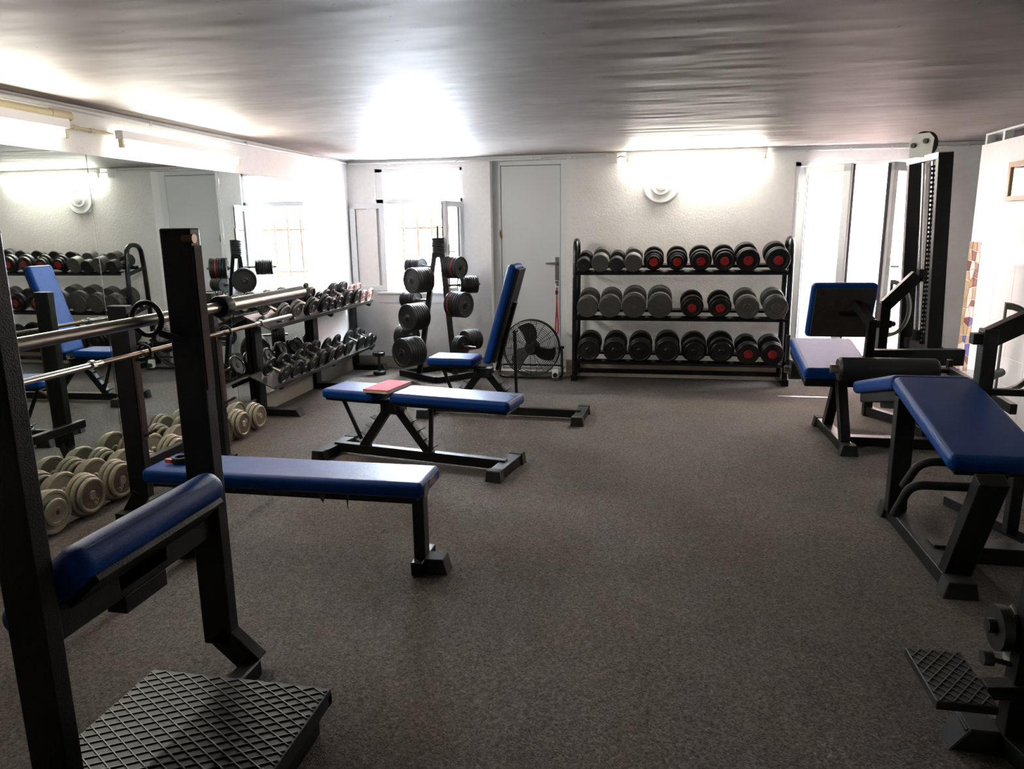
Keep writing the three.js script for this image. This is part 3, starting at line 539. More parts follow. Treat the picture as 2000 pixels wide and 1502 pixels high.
// ------------------------------------------------------------------ benches
const pad = (L, T, W, r = 0.022) => new RoundedBoxGeometry(L, T, W, 4, r);
function foot(parent, x, w = 0.075, half = 0.18) {                  // cross foot with two flared rubber ends
  const f = mesh('foot', bar([x, 0.034, -half], [x, 0.034, half], w, 0.06), M.black, parent);
  for (const s of [-1, 1]) mesh('foot_cap', slab([[-w / 2 - 0.012, 0], [w / 2 + 0.012, 0], [w / 2 + 0.003, 0.068], [-w / 2 - 0.003, 0.068]], 0.06, 0.004).translate(x, 0, s * half), M.rubber, f);
}
function adjustableBench(label, p, turn, upright) {
  const t = thing('adjustable_bench', label, 'bench', p, turn);
  const hx = 0.44, L = 1.19;
  mesh('base_beam', bar([0, 0.045, 0], [L, 0.045, 0], 0.05, 0.06), M.black, t);
  foot(t, 0); foot(t, L);
  const legs = [[hx - 0.03, hx - 0.23], [hx + 0.03, hx + 0.25]];
  legs.forEach(([a, b], k) => {
    const g = mesh('frame_leg', bar([a, 0.335, 0], [b, 0.06, 0], 0.045, 0.055), M.black, t);
    for (let i = 0; i < 4; i++) { const f = 0.3 + i * 0.19, s = k ? 1 : -1, x = a + (b - a) * f + s * 0.03, y = 0.335 - 0.275 * f; mesh('ratchet_tooth', bar([x, y, 0], [x + s * 0.035, y + 0.016, 0], 0.06, 0.005, 0.001), M.rubber, g); }
  });
  mesh('hinge_block', box(hx - 0.07, hx + 0.07, 0.3, 0.375, -0.045, 0.045, 0.006), M.black, t);
  mesh('pivot_bolt', [rod([hx - 0.045, 0.345, -0.055], [hx - 0.045, 0.345, 0.055], 0.012), rod([hx + 0.045, 0.345, -0.055], [hx + 0.045, 0.345, 0.055], 0.012)], M.ironDark, t);
  const W = 0.27;
  if (!upright) {
    const s = mesh('seat', pad(0.37, 0.06, W).translate(hx - 0.25, 0.422, 0), M.blue, t); mesh('seat_board', box(hx - 0.42, hx - 0.07, 0.376, 0.394, -0.11, 0.11, 0.004), M.black, s);
    const b = mesh('backrest', pad(0.78, 0.065, W, 0.026).translate(hx + 0.435, 0.424, 0), M.blue, t); mesh('back_board', box(hx + 0.06, hx + 0.8, 0.374, 0.394, -0.11, 0.11, 0.004), M.black, b);
    mesh('rail', [bar([hx - 0.4, 0.365, 0], [hx + 0.3, 0.365, 0], 0.045, 0.025)], M.black, t);
    mesh('support_strut', rod([hx - 0.34, 0.36, 0.03], [hx - 0.225, 0.12, 0.03], 0.013), M.black, t);
    mesh('support_strut', [bar([hx + 0.28, 0.37, 0.03], [hx + 0.265, 0.09, 0.03], 0.022, 0.028)], M.black, t);
    mesh('worn_corner', slab([[0, 0], [0.035, 0.004], [0.04, 0.022], [0.015, 0.028], [-0.006, 0.016]], 0.003, 0.0008).rotateX(-Math.PI / 2).translate(hx + 0.765, 0.4575, -0.03), M.wornFoam, t);
  } else {
    const s = mesh('seat', pad(0.37, 0.06, W).translate(hx - 0.23, 0.43, 0), M.blue, t); mesh('seat_board', box(hx - 0.4, hx - 0.05, 0.384, 0.402, -0.11, 0.11, 0.004), M.black, s);
    const th = 1.29, g = (q) => q.rotateZ(th).translate(hx + 0.055, 0.415, 0);
    const b = mesh('backrest', g(pad(0.76, 0.065, W, 0.026).translate(0.39, 0.0, 0)), M.blue, t); mesh('back_board', g(box(0.03, 0.75, -0.055, -0.03, -0.11, 0.11, 0.004)), M.black, b);
    mesh('rail', [g(bar([-0.04, -0.066, 0], [0.5, -0.066, 0], 0.045, 0.025)), bar([hx - 0.38, 0.372, 0], [hx + 0.02, 0.372, 0], 0.045, 0.025)], M.black, t);
    mesh('support_strut', [bar([hx + 0.255, 0.66, 0.03], [hx + 0.265, 0.11, 0.03], 0.022, 0.028), rod([hx + 0.255, 0.66, -0.04], [hx + 0.255, 0.66, 0.05], 0.012)], M.black, t);
    mesh('support_strut', rod([hx - 0.32, 0.37, 0.03], [hx - 0.225, 0.12, 0.03], 0.013), M.black, t);
  }
  return t;
}
adjustableBench('blue adjustable bench set flat with a red board on it', [-2.0, 0, -4.31], -0.185, false);
adjustableBench('blue incline bench with its backrest raised upright beside the plate tree', [-1.7, 0, -5.42], -0.05, true);
{
  const b = thing('foam_board', 'small red board with a pale edge lying across the flat adjustable bench', 'board', [-1.6, 0.4535, -4.235], -0.185);
  mesh('top_sheet', box(-0.085, 0.085, 0.016, 0.021, -0.15, 0.15, 0.002), M.redBoard, b);
  mesh('core', box(-0.085, 0.085, 0, 0.016, -0.15, 0.15, 0.002), M.foamEdge, b);
}
// plain flat bench in the foreground
{
  const t = thing('flat_bench', 'flat bench with a torn blue pad and single square leg at its free end', 'bench', [-1.52, 0, -2.8]);
  const s = mesh('pad', pad(1.27, 0.068, 0.26, 0.026).translate(0, 0.387, 0), M.blue, t);
  mesh('board', box(-0.6, 0.6, 0.335, 0.352, -0.1, 0.1, 0.003), M.black, t);
  mesh('rail', bar([-0.55, 0.315, 0], [0.58, 0.315, 0], 0.05, 0.045), M.black, t);
  for (const x of [-0.5, 0.585]) {
    mesh('leg', bar([x, 0.03, 0.02], [x, 0.34, 0.02], 0.05, 0.065), M.black, t);
    const f = mesh('foot', bar([x, 0.035, -0.1], [x, 0.035, 0.1], 0.05, 0.06), M.black, t);
    mesh('foot_cap', slab([[-0.06, 0], [0.05, 0], [0.032, 0.068], [-0.045, 0.068]], 0.085, 0.004).translate(x + 0.07, 0, 0.02), M.rubber, f);
  }
  for (let [x, z, w, h] of [[-0.29, 0.1, 0.012, 0.03], [-0.03, 0.1, 0.02, 0.018], [-0.07, 0.1, 0.008, 0.012], [0.2, 0.1, 0.016, 0.03], [0.31, 0.1, 0.006, 0.045], [0.02, 0.1, 0.05, 0.01], [-0.2, 0.1, 0.01, 0.014]]) mesh('torn_flap', slab([[-w, 0], [w, 0], [w * 0.5, -h * 0.9], [w * 0.2, -h * 1.5], [-w * 0.4, -h]], 0.003, 0.0005).translate(x, 0.36, z + 0.024), M.gasket, t);
  mesh('worn_corner', [slab([[-0.03, -0.028], [0.028, -0.03], [0.034, 0.004], [0.008, 0.03], [-0.02, 0.018]], 0.003, 0.0006).rotateY(Math.PI / 2).translate(0.6355, 0.385, 0.085), slab([[-0.06, -0.01], [0.05, -0.02], [0.04, 0.012], [-0.03, 0.014]], 0.003, 0.0006).rotateY(Math.PI / 2).translate(0.6355, 0.395, 0.0)], M.wornFoam, s);
  [[-2.03, -2.785, 0.3, 'black bar collar with an orange lever lying in the foreground bench pad corner'], [-1.975, -2.86, -0.7, 'black bar collar with an orange lever behind the other collar on the bench pad']].forEach(([x, z, a, lab]) => {
    const c = thing('bar_collar', lab, 'bar collar', [x, 0.4215, z], a, 'bar collars on the flat bench');
    mesh('ring', lathe([[0.026, 0], [0.036, 0], [0.037, 0.003], [0.037, 0.025], [0.035, 0.028], [0.027, 0.028], [0.026, 0.025], [0.026, 0]], 32).rotateX(-Math.PI / 2), M.gasket, c);
    mesh('lever', [bar([-0.03, 0.014, 0.024], [-0.062, 0.016, 0.012], 0.014, 0.02, 0.003)], M.orange, c);
    mesh('lever_end', [bar([0.034, 0.014, 0.012], [0.056, 0.014, 0.004], 0.012, 0.018, 0.003)], M.orange, c);
  });
}

// ------------------------------------------------------------------ standing curl stand with platform (foreground left)
function ribs(x0, x1, z0, z1, y, sp, ang, w, h) {                   // crossing raised ribs clipped to a rectangle
  const out = [];
  for (const s of [1, -1]) {
    const d = [Math.cos(ang * s), Math.sin(ang * s)], nrm = [-d[1], d[0]], cx = (x0 + x1) / 2, cz = (z0 + z1) / 2, R = Math.hypot(x1 - x0, z1 - z0) / 2;
    for (let k = -Math.floor(R / sp); k <= R / sp; k++) {
      const ox = cx + nrm[0] * k * sp, oz = cz + nrm[1] * k * sp; let t0 = -9, t1 = 9;
      for (const [o, v, lo, hi] of [[ox, d[0], x0, x1], [oz, d[1], z0, z1]]) { const a = (lo - o) / v, b = (hi - o) / v; t0 = Math.max(t0, Math.min(a, b)); t1 = Math.min(t1, Math.max(a, b)); }
      if (t1 - t0 > 0.012) out.push(bar([ox + d[0] * t0, y, oz + d[1] * t0], [ox + d[0] * t1, y, oz + d[1] * t1], w, h, 0.0012));
    }
  }
  return out;
}
{
  const t = thing('curl_stand', 'black standing curl stand with a long blue arm pad and ribbed foot platform', 'gym stand', [-1.37, 0, -1.64]);
  const X = (x) => x + 1.37, Z = (z) => z + 1.64;
  for (const z of [-1.3, -1.985]) {
    const u = mesh('upright', [bar([X(-1.37), 0.095, Z(z)], [X(-1.37), 1.43, Z(z)], 0.1, 0.05, 0.005), bar([X(-1.375), 0.135, Z(z)], [X(-1.255), 0.025, Z(z)], 0.05, 0.085, 0.005)], M.black, t);
    mesh('bolt', rod([X(-1.345), 1.4, Z(z) + 0.02], [X(-1.31), 1.4, Z(z) + 0.02], 0.013, 12), M.brownSteel, u);
    const s = z < -1.6 ? 1 : -1;
    mesh('bar_hook', [new THREE.TorusGeometry(0.048, 0.008, 8, 32).translate(X(-1.465), 1.17, Z(z) + s * 0.06), bar([X(-1.43), 1.13, Z(z) + s * 0.06], [X(-1.38), 1.1, Z(z) + s * 0.02], 0.03, 0.02)], M.black, u);
    if (s > 0) mesh('rust_strip', box(X(-1.3185), X(-1.3165), 0.95, 1.38, Z(z) - 0.02, Z(z) + 0.016), M.rusty, u);
  }
  mesh('cross_beam', bar([X(-1.37), 0.525, Z(-1.96)], [X(-1.37), 0.525, Z(-1.325)], 0.05, 0.09), M.black, t);
  mesh('floor_beam', [bar([X(-1.25), 0.03, Z(-1.96)], [X(-1.25), 0.03, Z(-0.9)], 0.06, 0.05), bar([X(-0.93), 0.035, Z(-1.72)], [X(-0.93), 0.035, Z(-0.9)], 0.05, 0.06)], M.black, t);
  const g = (q) => q.rotateZ(0.72).translate(X(-1.395), 0.585, 0);
  const p = mesh('arm_pad', g(pad(0.32, 0.095, 0.6, 0.044).translate(0, 0.0, Z(-1.64))), M.blue, t);
  mesh('pad_board', g(box(-0.13, 0.13, -0.064, -0.046, Z(-1.9), Z(-1.38), 0.003)), M.black, p);
  mesh('pad_bracket', [bar([X(-1.37), 0.5, Z(-1.64)], [X(-1.37), 0.585, Z(-1.64)], 0.05, 0.2), bar([X(-1.37), 0.46, Z(-1.72)], [X(-1.37), 0.46, Z(-1.55)], 0.06, 0.05)], M.black, t);
  const pl = mesh('platform', [box(X(-1.435), X(-0.87), 0.128, 0.146, Z(-1.735), Z(-0.95), 0.003), box(X(-1.435), X(-0.87), 0.1, 0.13, Z(-1.735), Z(-1.715)), box(X(-0.89), X(-0.87), 0.1, 0.13, Z(-1.735), Z(-0.95)), box(X(-1.435), X(-1.415), 0.1, 0.13, Z(-1.735), Z(-0.95))], M.tread, t);
  mesh('raised_ribs', ribs(X(-1.43), X(-0.875), Z(-1.73), Z(-0.955), 0.147, 0.03, 0.54, 0.004, 0.005), M.ribMetal, pl);
  mesh('platform_leg', [bar([X(-0.93), 0.03, Z(-1.55)], [X(-0.93), 0.12, Z(-1.6)], 0.04, 0.05), bar([X(-0.93), 0.03, Z(-1.05)], [X(-0.93), 0.12, Z(-1.05)], 0.04, 0.05), bar([X(-1.26), 0.03, Z(-1.6)], [X(-1.26), 0.12, Z(-1.6)], 0.04, 0.05)], M.black, t);
}
function barbell(label, c, half, rBar, rSleeve, inner, mats, extra) {        // along z
  const b = thing('barbell', label, 'barbell', c);
  mesh('shaft', rod([0, 0, -half + 0.01], [0, 0, half - 0.01], rBar, 20), mats[0], b);
  for (const s of [-1, 1]) {
    const sl = mesh('sleeve', rod([0, 0, s * inner], [0, 0, s * half], rSleeve, 24), mats[1], b);
    mesh('collar', extra(s), mats[2], sl);
  }
  return b;
}
barbell('thick steel barbell with long sleeves resting on the curl stand hooks', [-1.465, 1.165, -1.64], 1.27, 0.017, 0.0245, 0.68, [M.steel, M.steel, M.black], (s) => lathe([[0.017, -0.025], [0.036, -0.025], [0.038, -0.02], [0.038, 0.02], [0.036, 0.025], [0.017, 0.025]], 28).translate(0, 0, s * 0.68));
// bench press rack behind
{
  const t = thing('barbell_rack', 'shorter black uprights with a rusty notched rail holding the thin chrome barbell', 'rack', [-2.5, 0, -3.5]);
  for (const z of [0.4, -0.3]) {
    const u = mesh('upright', [bar([0, 0.12, z], [0, 1.08, z], 0.1, 0.05, 0.005), bar([0.0, 0.14, z], [-0.06, 0.03, z + 0.02], 0.05, 0.08)], M.black, t);
    mesh('rust_rail', box(0.051, 0.062, 0.42, 0.86, z - 0.02, z + 0.02, 0.002), M.rusty, u);
    mesh('bolt', rod([0.05, 1.03, z], [0.068, 1.03, z], 0.014, 12), M.steel, u);
    mesh('rest_hook', [new THREE.TorusGeometry(0.032, 0.006, 8, 28).translate(0.085, 0.855, z - 0.03), bar([0.05, 0.82, z], [0.085, 0.82, z - 0.03], 0.03, 0.015)], M.black, u);
    mesh('catch', bar([0.06, 0.44, z], [0.13, 0.475, z], 0.02, 0.014), M.rusty, u);
  }
  mesh('floor_beam', [bar([-0.06, 0.03, 0.5], [-0.06, 0.03, -0.52], 0.06, 0.06), bar([-0.06, 0.25, 0.38], [-0.06, 0.25, -0.4], 0.04, 0.05)], M.black, t);
}
barbell('thin chrome barbell with ring collars resting on the notched uprights', [-2.415, 0.851, -3.5], 1.12, 0.0115, 0.0135, 0.66, [M.brownSteel, M.chrome, M.chrome], (s) => lathe([[0.0135, -0.012], [0.022, -0.01], [0.022, 0.01], [0.0135, 0.012]], 24).translate(0, 0, s * 0.72));

// ------------------------------------------------------------------ floor fan
{
  const t = thing('floor_fan', 'black round floor fan with wire guard and three blades by the door', 'fan', [-1.135, 0, -6.9]);
  const R = 0.27, cy = 0.285, y0 = cy;
  const prof = (u, s) => s * (0.03 + 0.05 * (1 - u * u));           // domed guard
  for (const s of [1, -1]) {
    const w = [];
    for (let i = 1; i <= 13; i++) { const u = i / 13; w.push(new THREE.TorusGeometry(R * (0.2 + 0.8 * u), 0.0019, 4, 44).translate(0, y0, prof(0.2 + 0.8 * u, s))); }
    const N = s > 0 ? 12 : 9;
    for (let i = 0; i < N; i++) { const a = i / N * 6.2832, p = []; for (let k = 0; k <= 5; k++) { const u = 0.18 + 0.82 * k / 5; p.push([R * u * Math.cos(a), y0 + R * u * Math.sin(a), prof(u, s)]); } w.push(smoothTube(p, 0.0024, 8, 5)); }
    tag(mesh('wire_guard', w, M.ironDark, t), s > 0 ? 'front wire guard' : 'rear wire guard');
  }
  mesh('rim', [new THREE.TorusGeometry(R, 0.006, 8, 60).translate(0, y0, 0.028), new THREE.TorusGeometry(R, 0.006, 8, 60).translate(0, y0, -0.028)], M.ironDark, t);
  mesh('badge', lathe([[0, 0.076], [0.05, 0.076], [0.05, 0.08], [0, 0.083]], 28).translate(0, y0, 0), M.ironDark, t);
  const hub = mesh('motor', lathe([[0, -0.075], [0.06, -0.075], [0.075, -0.05], [0.07, 0.0], [0.04, 0.01], [0.035, 0.045], [0, 0.05]], 28).translate(0, y0, 0), M.ironDark, t);
  for (let k = 0; k < 3; k++) {
    const sh = new THREE.Shape(); sh.moveTo(0.02, -0.035); sh.bezierCurveTo(0.07, -0.1, 0.15, -0.125, 0.215, -0.085); sh.bezierCurveTo(0.25, -0.05, 0.245, 0.02, 0.225, 0.06); sh.bezierCurveTo(0.19, 0.02, 0.12, 0.03, 0.03, 0.03);
    const g = new THREE.ExtrudeGeometry(sh, { depth: 0.003, bevelEnabled: false, curveSegments: 14 }).rotateX(0.35).rotateZ(0.35 + Math.PI / 2 + k * 2.0944).translate(0, y0, 0.01);
    mesh('blade', g, M.ironDark, hub);
  }
  mesh('stand', [tube([[-R - 0.02, y0 + 0.02, 0], [-R - 0.035, 0.02, 0.06], [-R + 0.03, 0.02, 0.1], [R - 0.03, 0.02, 0.1], [R + 0.035, 0.02, 0.06], [R + 0.02, y0 + 0.02, 0]], 0.011, 0.05, 60, 8), tube([[-R - 0.03, 0.11, 0.03], [-R - 0.02, 0.11, -0.05], [R + 0.02, 0.11, -0.05], [R + 0.03, 0.11, 0.03]], 0.008, 0.05, 40, 8)], M.blackGloss, t);
  for (const s of [-1, 1]) mesh('pivot_knob', rod([s * (R + 0.0), y0 + 0.01, 0], [s * (R + 0.045), y0 + 0.01, 0], 0.013, 12), M.blackGloss, t);
  const sw = mesh('switch_box', box(0.215, 0.275, 0.02, 0.105, 0.085, 0.125, 0.005), M.white, t);
  mesh('speed_knob', rod([0.245, 0.05, 0.125], [0.245, 0.05, 0.15], 0.022, 20), M.ironDark, sw);
  mesh('power_cord', smoothTube([[0.25, 0.03, 0.1], [0.2, 0.012, 0.13], [0.25, 0.008, 0.16], [0.31, 0.008, 0.12], [0.3, 0.06, 0.03], [0.31, 0.1, -0.05]], 0.0035, 40, 6), M.gasket, t);
}

// ------------------------------------------------------------------ leg machines on the right
function dRing(w, h, ww, tk) {                                      // D shaped cam: outline with a hole, straight side at x = 0
  const o = [], i = [], N = 18;
  for (let k = 0; k <= N; k++) { const a = -Math.PI / 2 + Math.PI * k / N; o.push([w * Math.cos(a), h * Math.sin(a)]); i.push([(w - tk) * Math.cos(a) + tk * 0.35, (h - tk) * Math.sin(a)]); }
  return slab(o, ww, 0.004, [i.reverse()]);
}
{
  const t = thing('leg_extension_machine', 'leg extension machine with a blue seat, short backrest and tall black weight tower', 'gym machine', [1.25, 0, -5.1]);
  const X = (x) => x - 1.25, Z = (z) => z + 5.1, B = (a, b, w, h, r, u) => bar([X(a[0]), a[1], Z(a[2])], [X(b[0]), b[1], Z(b[2])], w, h, r, u);
  const f = mesh('foot', B([1.2, 0.035, -5.42], [1.22, 0.035, -4.72], 0.07, 0.06), M.black, t);
  for (const z of [-5.42, -4.72]) mesh('foot_cap', slab([[-0.055, 0], [0.055, 0], [0.04, 0.07], [-0.04, 0.07]], 0.07, 0.004).translate(X(z < -5 ? 1.2 : 1.22), 0, Z(z)), M.rubber, f);
  mesh('leg', B([1.205, 0.06, -5.25], [1.205, 0.43, -5.03], 0.06, 0.06), M.black, t);
  mesh('leg', B([1.215, 0.06, -4.8], [1.205, 0.43, -4.98], 0.06, 0.06), M.black, t);
  mesh('base_beam', [B([1.22, 0.04, -4.93], [2.05, 0.04, -4.93], 0.07, 0.06), B([1.6, 0.04, -5.78], [2.05, 0.04, -4.93], 0.05, 0.06)], M.black, t);
  mesh('base_post', B([1.6, 0.0, -5.78], [1.6, 0.42, -5.78], 0.06, 0.06), M.black, t);
  // seat rises towards its far end
  const sg = (q) => q.rotateX(0.2).translate(X(1.19), 0.515, Z(-5.28));
  const seat = mesh('seat', sg(pad(0.42, 0.085, 0.62, 0.03)), M.blue, t);
  mesh('seat_board', sg(box(-0.2, 0.2, -0.085, -0.043, -0.3, 0.3, 0.004)), M.black, seat);
  const bg = (q) => q.rotateX(0.34).translate(X(1.165), 0.87, Z(-4.93));
  const back = mesh('backrest', bg(pad(0.39, 0.37, 0.065, 0.028).translate(0, 0, -0.03)), M.blue, t);
  tag(mesh('back_board', bg(box(-0.17, 0.17, -0.165, 0.165, 0.0, 0.014, 0.003)), M.board, back), 'brown fibre board back');
  mesh('back_bracket', [bg(box(-0.02, 0.16, -0.01, 0.012, 0.012, 0.03, 0.003)), B([1.235, 0.93, -4.9], [1.3, 0.82, -4.74], 0.045, 0.05), B([1.3, 0.44, -4.78], [1.3, 0.85, -4.75], 0.05, 0.05)], M.black, t);
  mesh('seat_beam', [B([1.3, 0.61, -4.78], [1.86, 0.61, -4.86], 0.06, 0.1), B([1.3, 0.4, -4.95], [1.3, 0.6, -4.78], 0.05, 0.06)], M.black, t);
  // roller and lever below the far end of the seat
  mesh('lever_arm', [B([1.0, 0.6, -5.75], [0.985, 0.42, -5.66], 0.03, 0.045), B([0.985, 0.4, -5.66], [1.4, 0.4, -5.66], 0.03, 0.03)], M.ironDark, t);
  const ro = mesh('ankle_roller', rod([X(1.0), 0.37, Z(-5.62)], [X(1.32), 0.37, Z(-5.62)], 0.075, 28), M.foam, t);
  mesh('roller_cap', rod([X(0.965), 0.37, Z(-5.62)], [X(1.001), 0.37, Z(-5.62)], 0.028, 18), M.steel, ro);
  // pivot arm with D shaped cam
  mesh('pivot_arm', [B([1.735, 1.07, -5.4], [1.545, 0.86, -5.4], 0.06, 0.08), B([1.55, 0.9, -5.4], [1.55, 0.42, -5.4], 0.06, 0.06), B([1.735, 1.07, -5.4], [1.86, 1.07, -5.4], 0.06, 0.08), B([1.45, 0.74, -5.4], [1.6, 0.74, -5.4], 0.05, 0.05)], M.black, t);
  mesh('cam', dRing(0.14, 0.2, 0.05, 0.03).rotateY(-0.55).translate(X(1.62), 0.83, Z(-5.55)), M.greyPlastic, t);
  mesh('cam_axle', rod([X(1.55), 0.74, Z(-5.4)], [X(1.66), 0.72, Z(-5.56)], 0.02), M.ironDark, t);
  // tower
  const far = [1.77, -5.55], near = [1.785, -5.06];
  mesh('tower_column', B([near[0], 0.02, near[1]], [near[0] - 0.06, 1.83, near[1] - 0.04], 0.085, 0.05), M.black, t);
  mesh('tower_column', B([far[0], 0.02, far[1]], [far[0] - 0.06, 1.83, far[1] - 0.04], 0.085, 0.05), M.black, t);
  mesh('tower_column', B([near[0] + 0.07, 0.02, near[1] - 0.12], [near[0] + 0.01, 1.78, near[1] - 0.16], 0.03, 0.06), M.ironDark, t);
  tag(mesh('top_plate', B([near[0] - 0.06, 1.815, near[1] - 0.02], [far[0] - 0.06, 1.815, far[1] - 0.07], 0.09, 0.04), M.aluTrim, t), 'bare bright steel top member');
  for (const k of [0.3, 0.62]) { const x = far[0] + (near[0] - far[0]) * k, z = far[1] + (near[1] - far[1]) * k; mesh('guide_rod', rod([X(x), 0.62, Z(z)], [X(x - 0.055), 1.8, Z(z - 0.04)], 0.0125, 14), M.chrome, t); mesh('rod_stop', rod([X(x), 0.62, Z(z)], [X(x), 0.7, Z(z)], 0.032, 18), M.rubber, t); }
  for (const y of [0.6, 0.06]) mesh('cross_beam', B([near[0], y, near[1]], [far[0], y, far[1]], 0.08, 0.07), M.black, t);
  for (let k = 0; k < 12; k++) { const x = (near[0] + far[0]) / 2, z = (near[1] + far[1]) / 2; mesh('weight_block', B([x - 0.03, 0.105 + k * 0.035, z], [x + 0.03, 0.105 + k * 0.035, z], 0.28, 0.033, 0.003), M.ironDark, t); }
  mesh('cable', rod([X(1.77), 0.68, Z(-5.3)], [X(1.72), 1.86, Z(-5.34)], 0.003, 6), M.ironDark, t);
  // perforated guard behind the rods: strip with punched slots
  {
    const holes = [], W = 0.066, H = 1.13;
    for (let r = 0; r < 40; r++) for (let c = 0; c < 4; c++) { const x = -W / 2 + 0.005 + c * 0.0152, y = -H / 2 + 0.02 + r * 0.0278; holes.push([[x, y], [x, y + 0.012], [x + 0.0095, y + 0.012], [x + 0.0095, y]]); }
    const g = slab([[-W / 2, -H / 2], [W / 2, -H / 2], [W / 2, H / 2], [-W / 2, H / 2]], 0.002, 0, holes).rotateZ(0.033).rotateY(-0.1).translate(X(1.738), 1.2, Z(-5.2));
    tag(mesh('perforated_guard', g, M.ironDark, t), 'black guard strip with rows of punched slots');
  }
  const pu = mesh('pulley_cheek', [slab([[-0.075, -0.07], [0.08, -0.085], [0.09, 0.035], [0.055, 0.07], [-0.05, 0.07], [-0.08, 0.025]], 0.006, 0.001).rotateY(-0.95).translate(X(1.655), 1.9, Z(-5.33))], M.pulleyPaint, t);
  tag(pu, 'pale steel pulley cheek plate');
  mesh('pulley_wheel', rod([0, 0, -0.02], [0, 0, 0.02], 0.08, 32).rotateY(-0.95).translate(X(1.685), 1.905, Z(-5.355)), M.rubber, pu);
  mesh('bolt', [rod([0, 0, 0], [0, 0, 0.018], 0.016, 12).translate(0.04, 0.02, 0).rotateY(-0.95).translate(X(1.655), 1.9, Z(-5.33)), rod([0, 0, 0], [0, 0, 0.018], 0.016, 12).translate(-0.045, 0.0, 0).rotateY(-0.95).translate(X(1.655), 1.9, Z(-5.33))], M.ironDark, pu);
}
{
  const t = thing('leg_curl_machine', 'leg curl bench with a long sloping blue pad bent at the middle and black roller', 'gym machine', [1.25, 0, -3.3]);
  const X = (x) => x - 1.25, Z = (z) => z + 3.3, B = (a, b, w, h, r, u) => bar([X(a[0]), a[1], Z(a[2])], [X(b[0]), b[1], Z(b[2])], w, h, r, u);
  const f = mesh('foot', B([1.19, 0.034, -3.72], [1.19, 0.034, -2.9], 0.085, 0.06), M.black, t);
  for (const z of [-3.72, -2.9]) mesh('foot_cap', slab([[-0.065, 0], [0.065, 0], [0.05, 0.07], [-0.05, 0.07]], 0.08, 0.004).translate(X(1.19), 0, Z(z)), M.rubber, f);
  mesh('leg', B([1.175, 0.05, -3.64], [1.175, 0.62, -3.64], 0.085, 0.06), M.black, t);
  mesh('leg', B([1.2, 0.05, -2.98], [1.2, 0.52, -2.76], 0.1, 0.06), M.black, t);
  mesh('cross_beam', [B([1.2, 0.04, -3.24], [2.3, 0.04, -3.24], 0.08, 0.07)], M.black, t);
  const W = 0.35, xc = 1.285;
  const seg = (a, b, T, W2, dy, r) => { const L = Math.hypot(b[0] - a[0], b[1] - a[1]), an = Math.atan2(b[1] - a[1], b[0] - a[0]); return new RoundedBoxGeometry(W2, T, L, 4, r).rotateX(an).translate(X(xc), (a[1] + b[1]) / 2 + dy, Z((a[0] + b[0]) / 2)); };
  // pads: points are [z, y]; rotation about x lowers the +z end, so the angle is taken along -z
  const padSeg = (z0, y0, z1, y1, T, W2, dy, r) => { const L = Math.hypot(z1 - z0, y1 - y0), an = -Math.atan2(y1 - y0, z1 - z0); return new RoundedBoxGeometry(W2, T, L, 4, r).translate(0, dy, 0).rotateX(an).translate(X(xc), (y0 + y1) / 2, Z((z0 + z1) / 2)); };
  const p1 = mesh('pad', padSeg(-3.655, 0.685, -2.9, 0.525, 0.07, W, 0, 0.026), M.blue, t);
  mesh('pad_board', padSeg(-3.6, 0.673, -2.92, 0.53, 0.02, W - 0.06, -0.045, 0.004), M.black, p1);
  const p2 = mesh('pad', padSeg(-4.33, 0.515, -3.66, 0.685, 0.07, W, 0, 0.026), M.blue, t);
  mesh('pad_board', padSeg(-4.28, 0.53, -3.7, 0.673, 0.05, W - 0.06, -0.06, 0.004), M.black, p2);
  mesh('spine', [B([xc, 0.6, -3.64], [xc, 0.47, -2.9], 0.06, 0.06), B([xc, 0.58, -3.64], [xc, 0.44, -4.3], 0.06, 0.06), B([1.175, 0.6, -3.64], [xc, 0.6, -3.64], 0.06, 0.06)], M.black, t);
  mesh('hand_grip', [tube([[X(xc), 0.455, Z(-2.86)], [X(0.97), 0.455, Z(-2.86)], [X(0.95), 0.3, Z(-2.95)]], 0.017, 0.05, 30, 10)], M.rubber, t);
  mesh('hand_grip', [tube([[X(xc), 0.49, Z(-3.05)], [X(1.06), 0.49, Z(-3.05)], [X(1.03), 0.36, Z(-3.12)]], 0.017, 0.06, 30, 10)], M.rubber, t);
  const ro = mesh('ankle_roller', lathe([[0, -0.275], [0.06, -0.275], [0.072, -0.26], [0.072, 0.26], [0.06, 0.275], [0, 0.275]], 32).rotateY(Math.PI / 2).translate(X(1.37), 0.565, Z(-4.62)), M.foam, t);
  mesh('roller_cap', rod([X(1.055), 0.565, Z(-4.62)], [X(1.096), 0.565, Z(-4.62)], 0.026, 18), M.steel, ro);
  mesh('roller_arm', [rod([X(1.6), 0.565, Z(-4.62)], [X(1.72), 0.565, Z(-4.62)], 0.014), B([1.72, 0.565, -4.64], [1.66, 0.56, -3.7], 0.03, 0.05), box(X(1.7), X(1.725), 0.54, 0.63, Z(-4.66), Z(-4.62), 0.003)], M.ironDark, t);
  // pivot arm with D shaped cam at the frame edge
  mesh('pivot_arm', [B([1.82, 1.1, -3.6], [1.46, 0.9, -3.6], 0.06, 0.085), B([1.475, 0.95, -3.6], [1.475, 0.45, -3.6], 0.06, 0.07), B([1.405, 0.905, -3.6], [1.48, 0.905, -3.6], 0.05, 0.05), B([1.44, 0.67, -3.57], [1.9, 0.665, -3.57], 0.03, 0.03)], M.black, t);
  mesh('cam', dRing(0.17, 0.22, 0.05, 0.03).rotateY(-0.35).translate(X(1.6), 0.83, Z(-3.78)), M.greyPlastic, t);
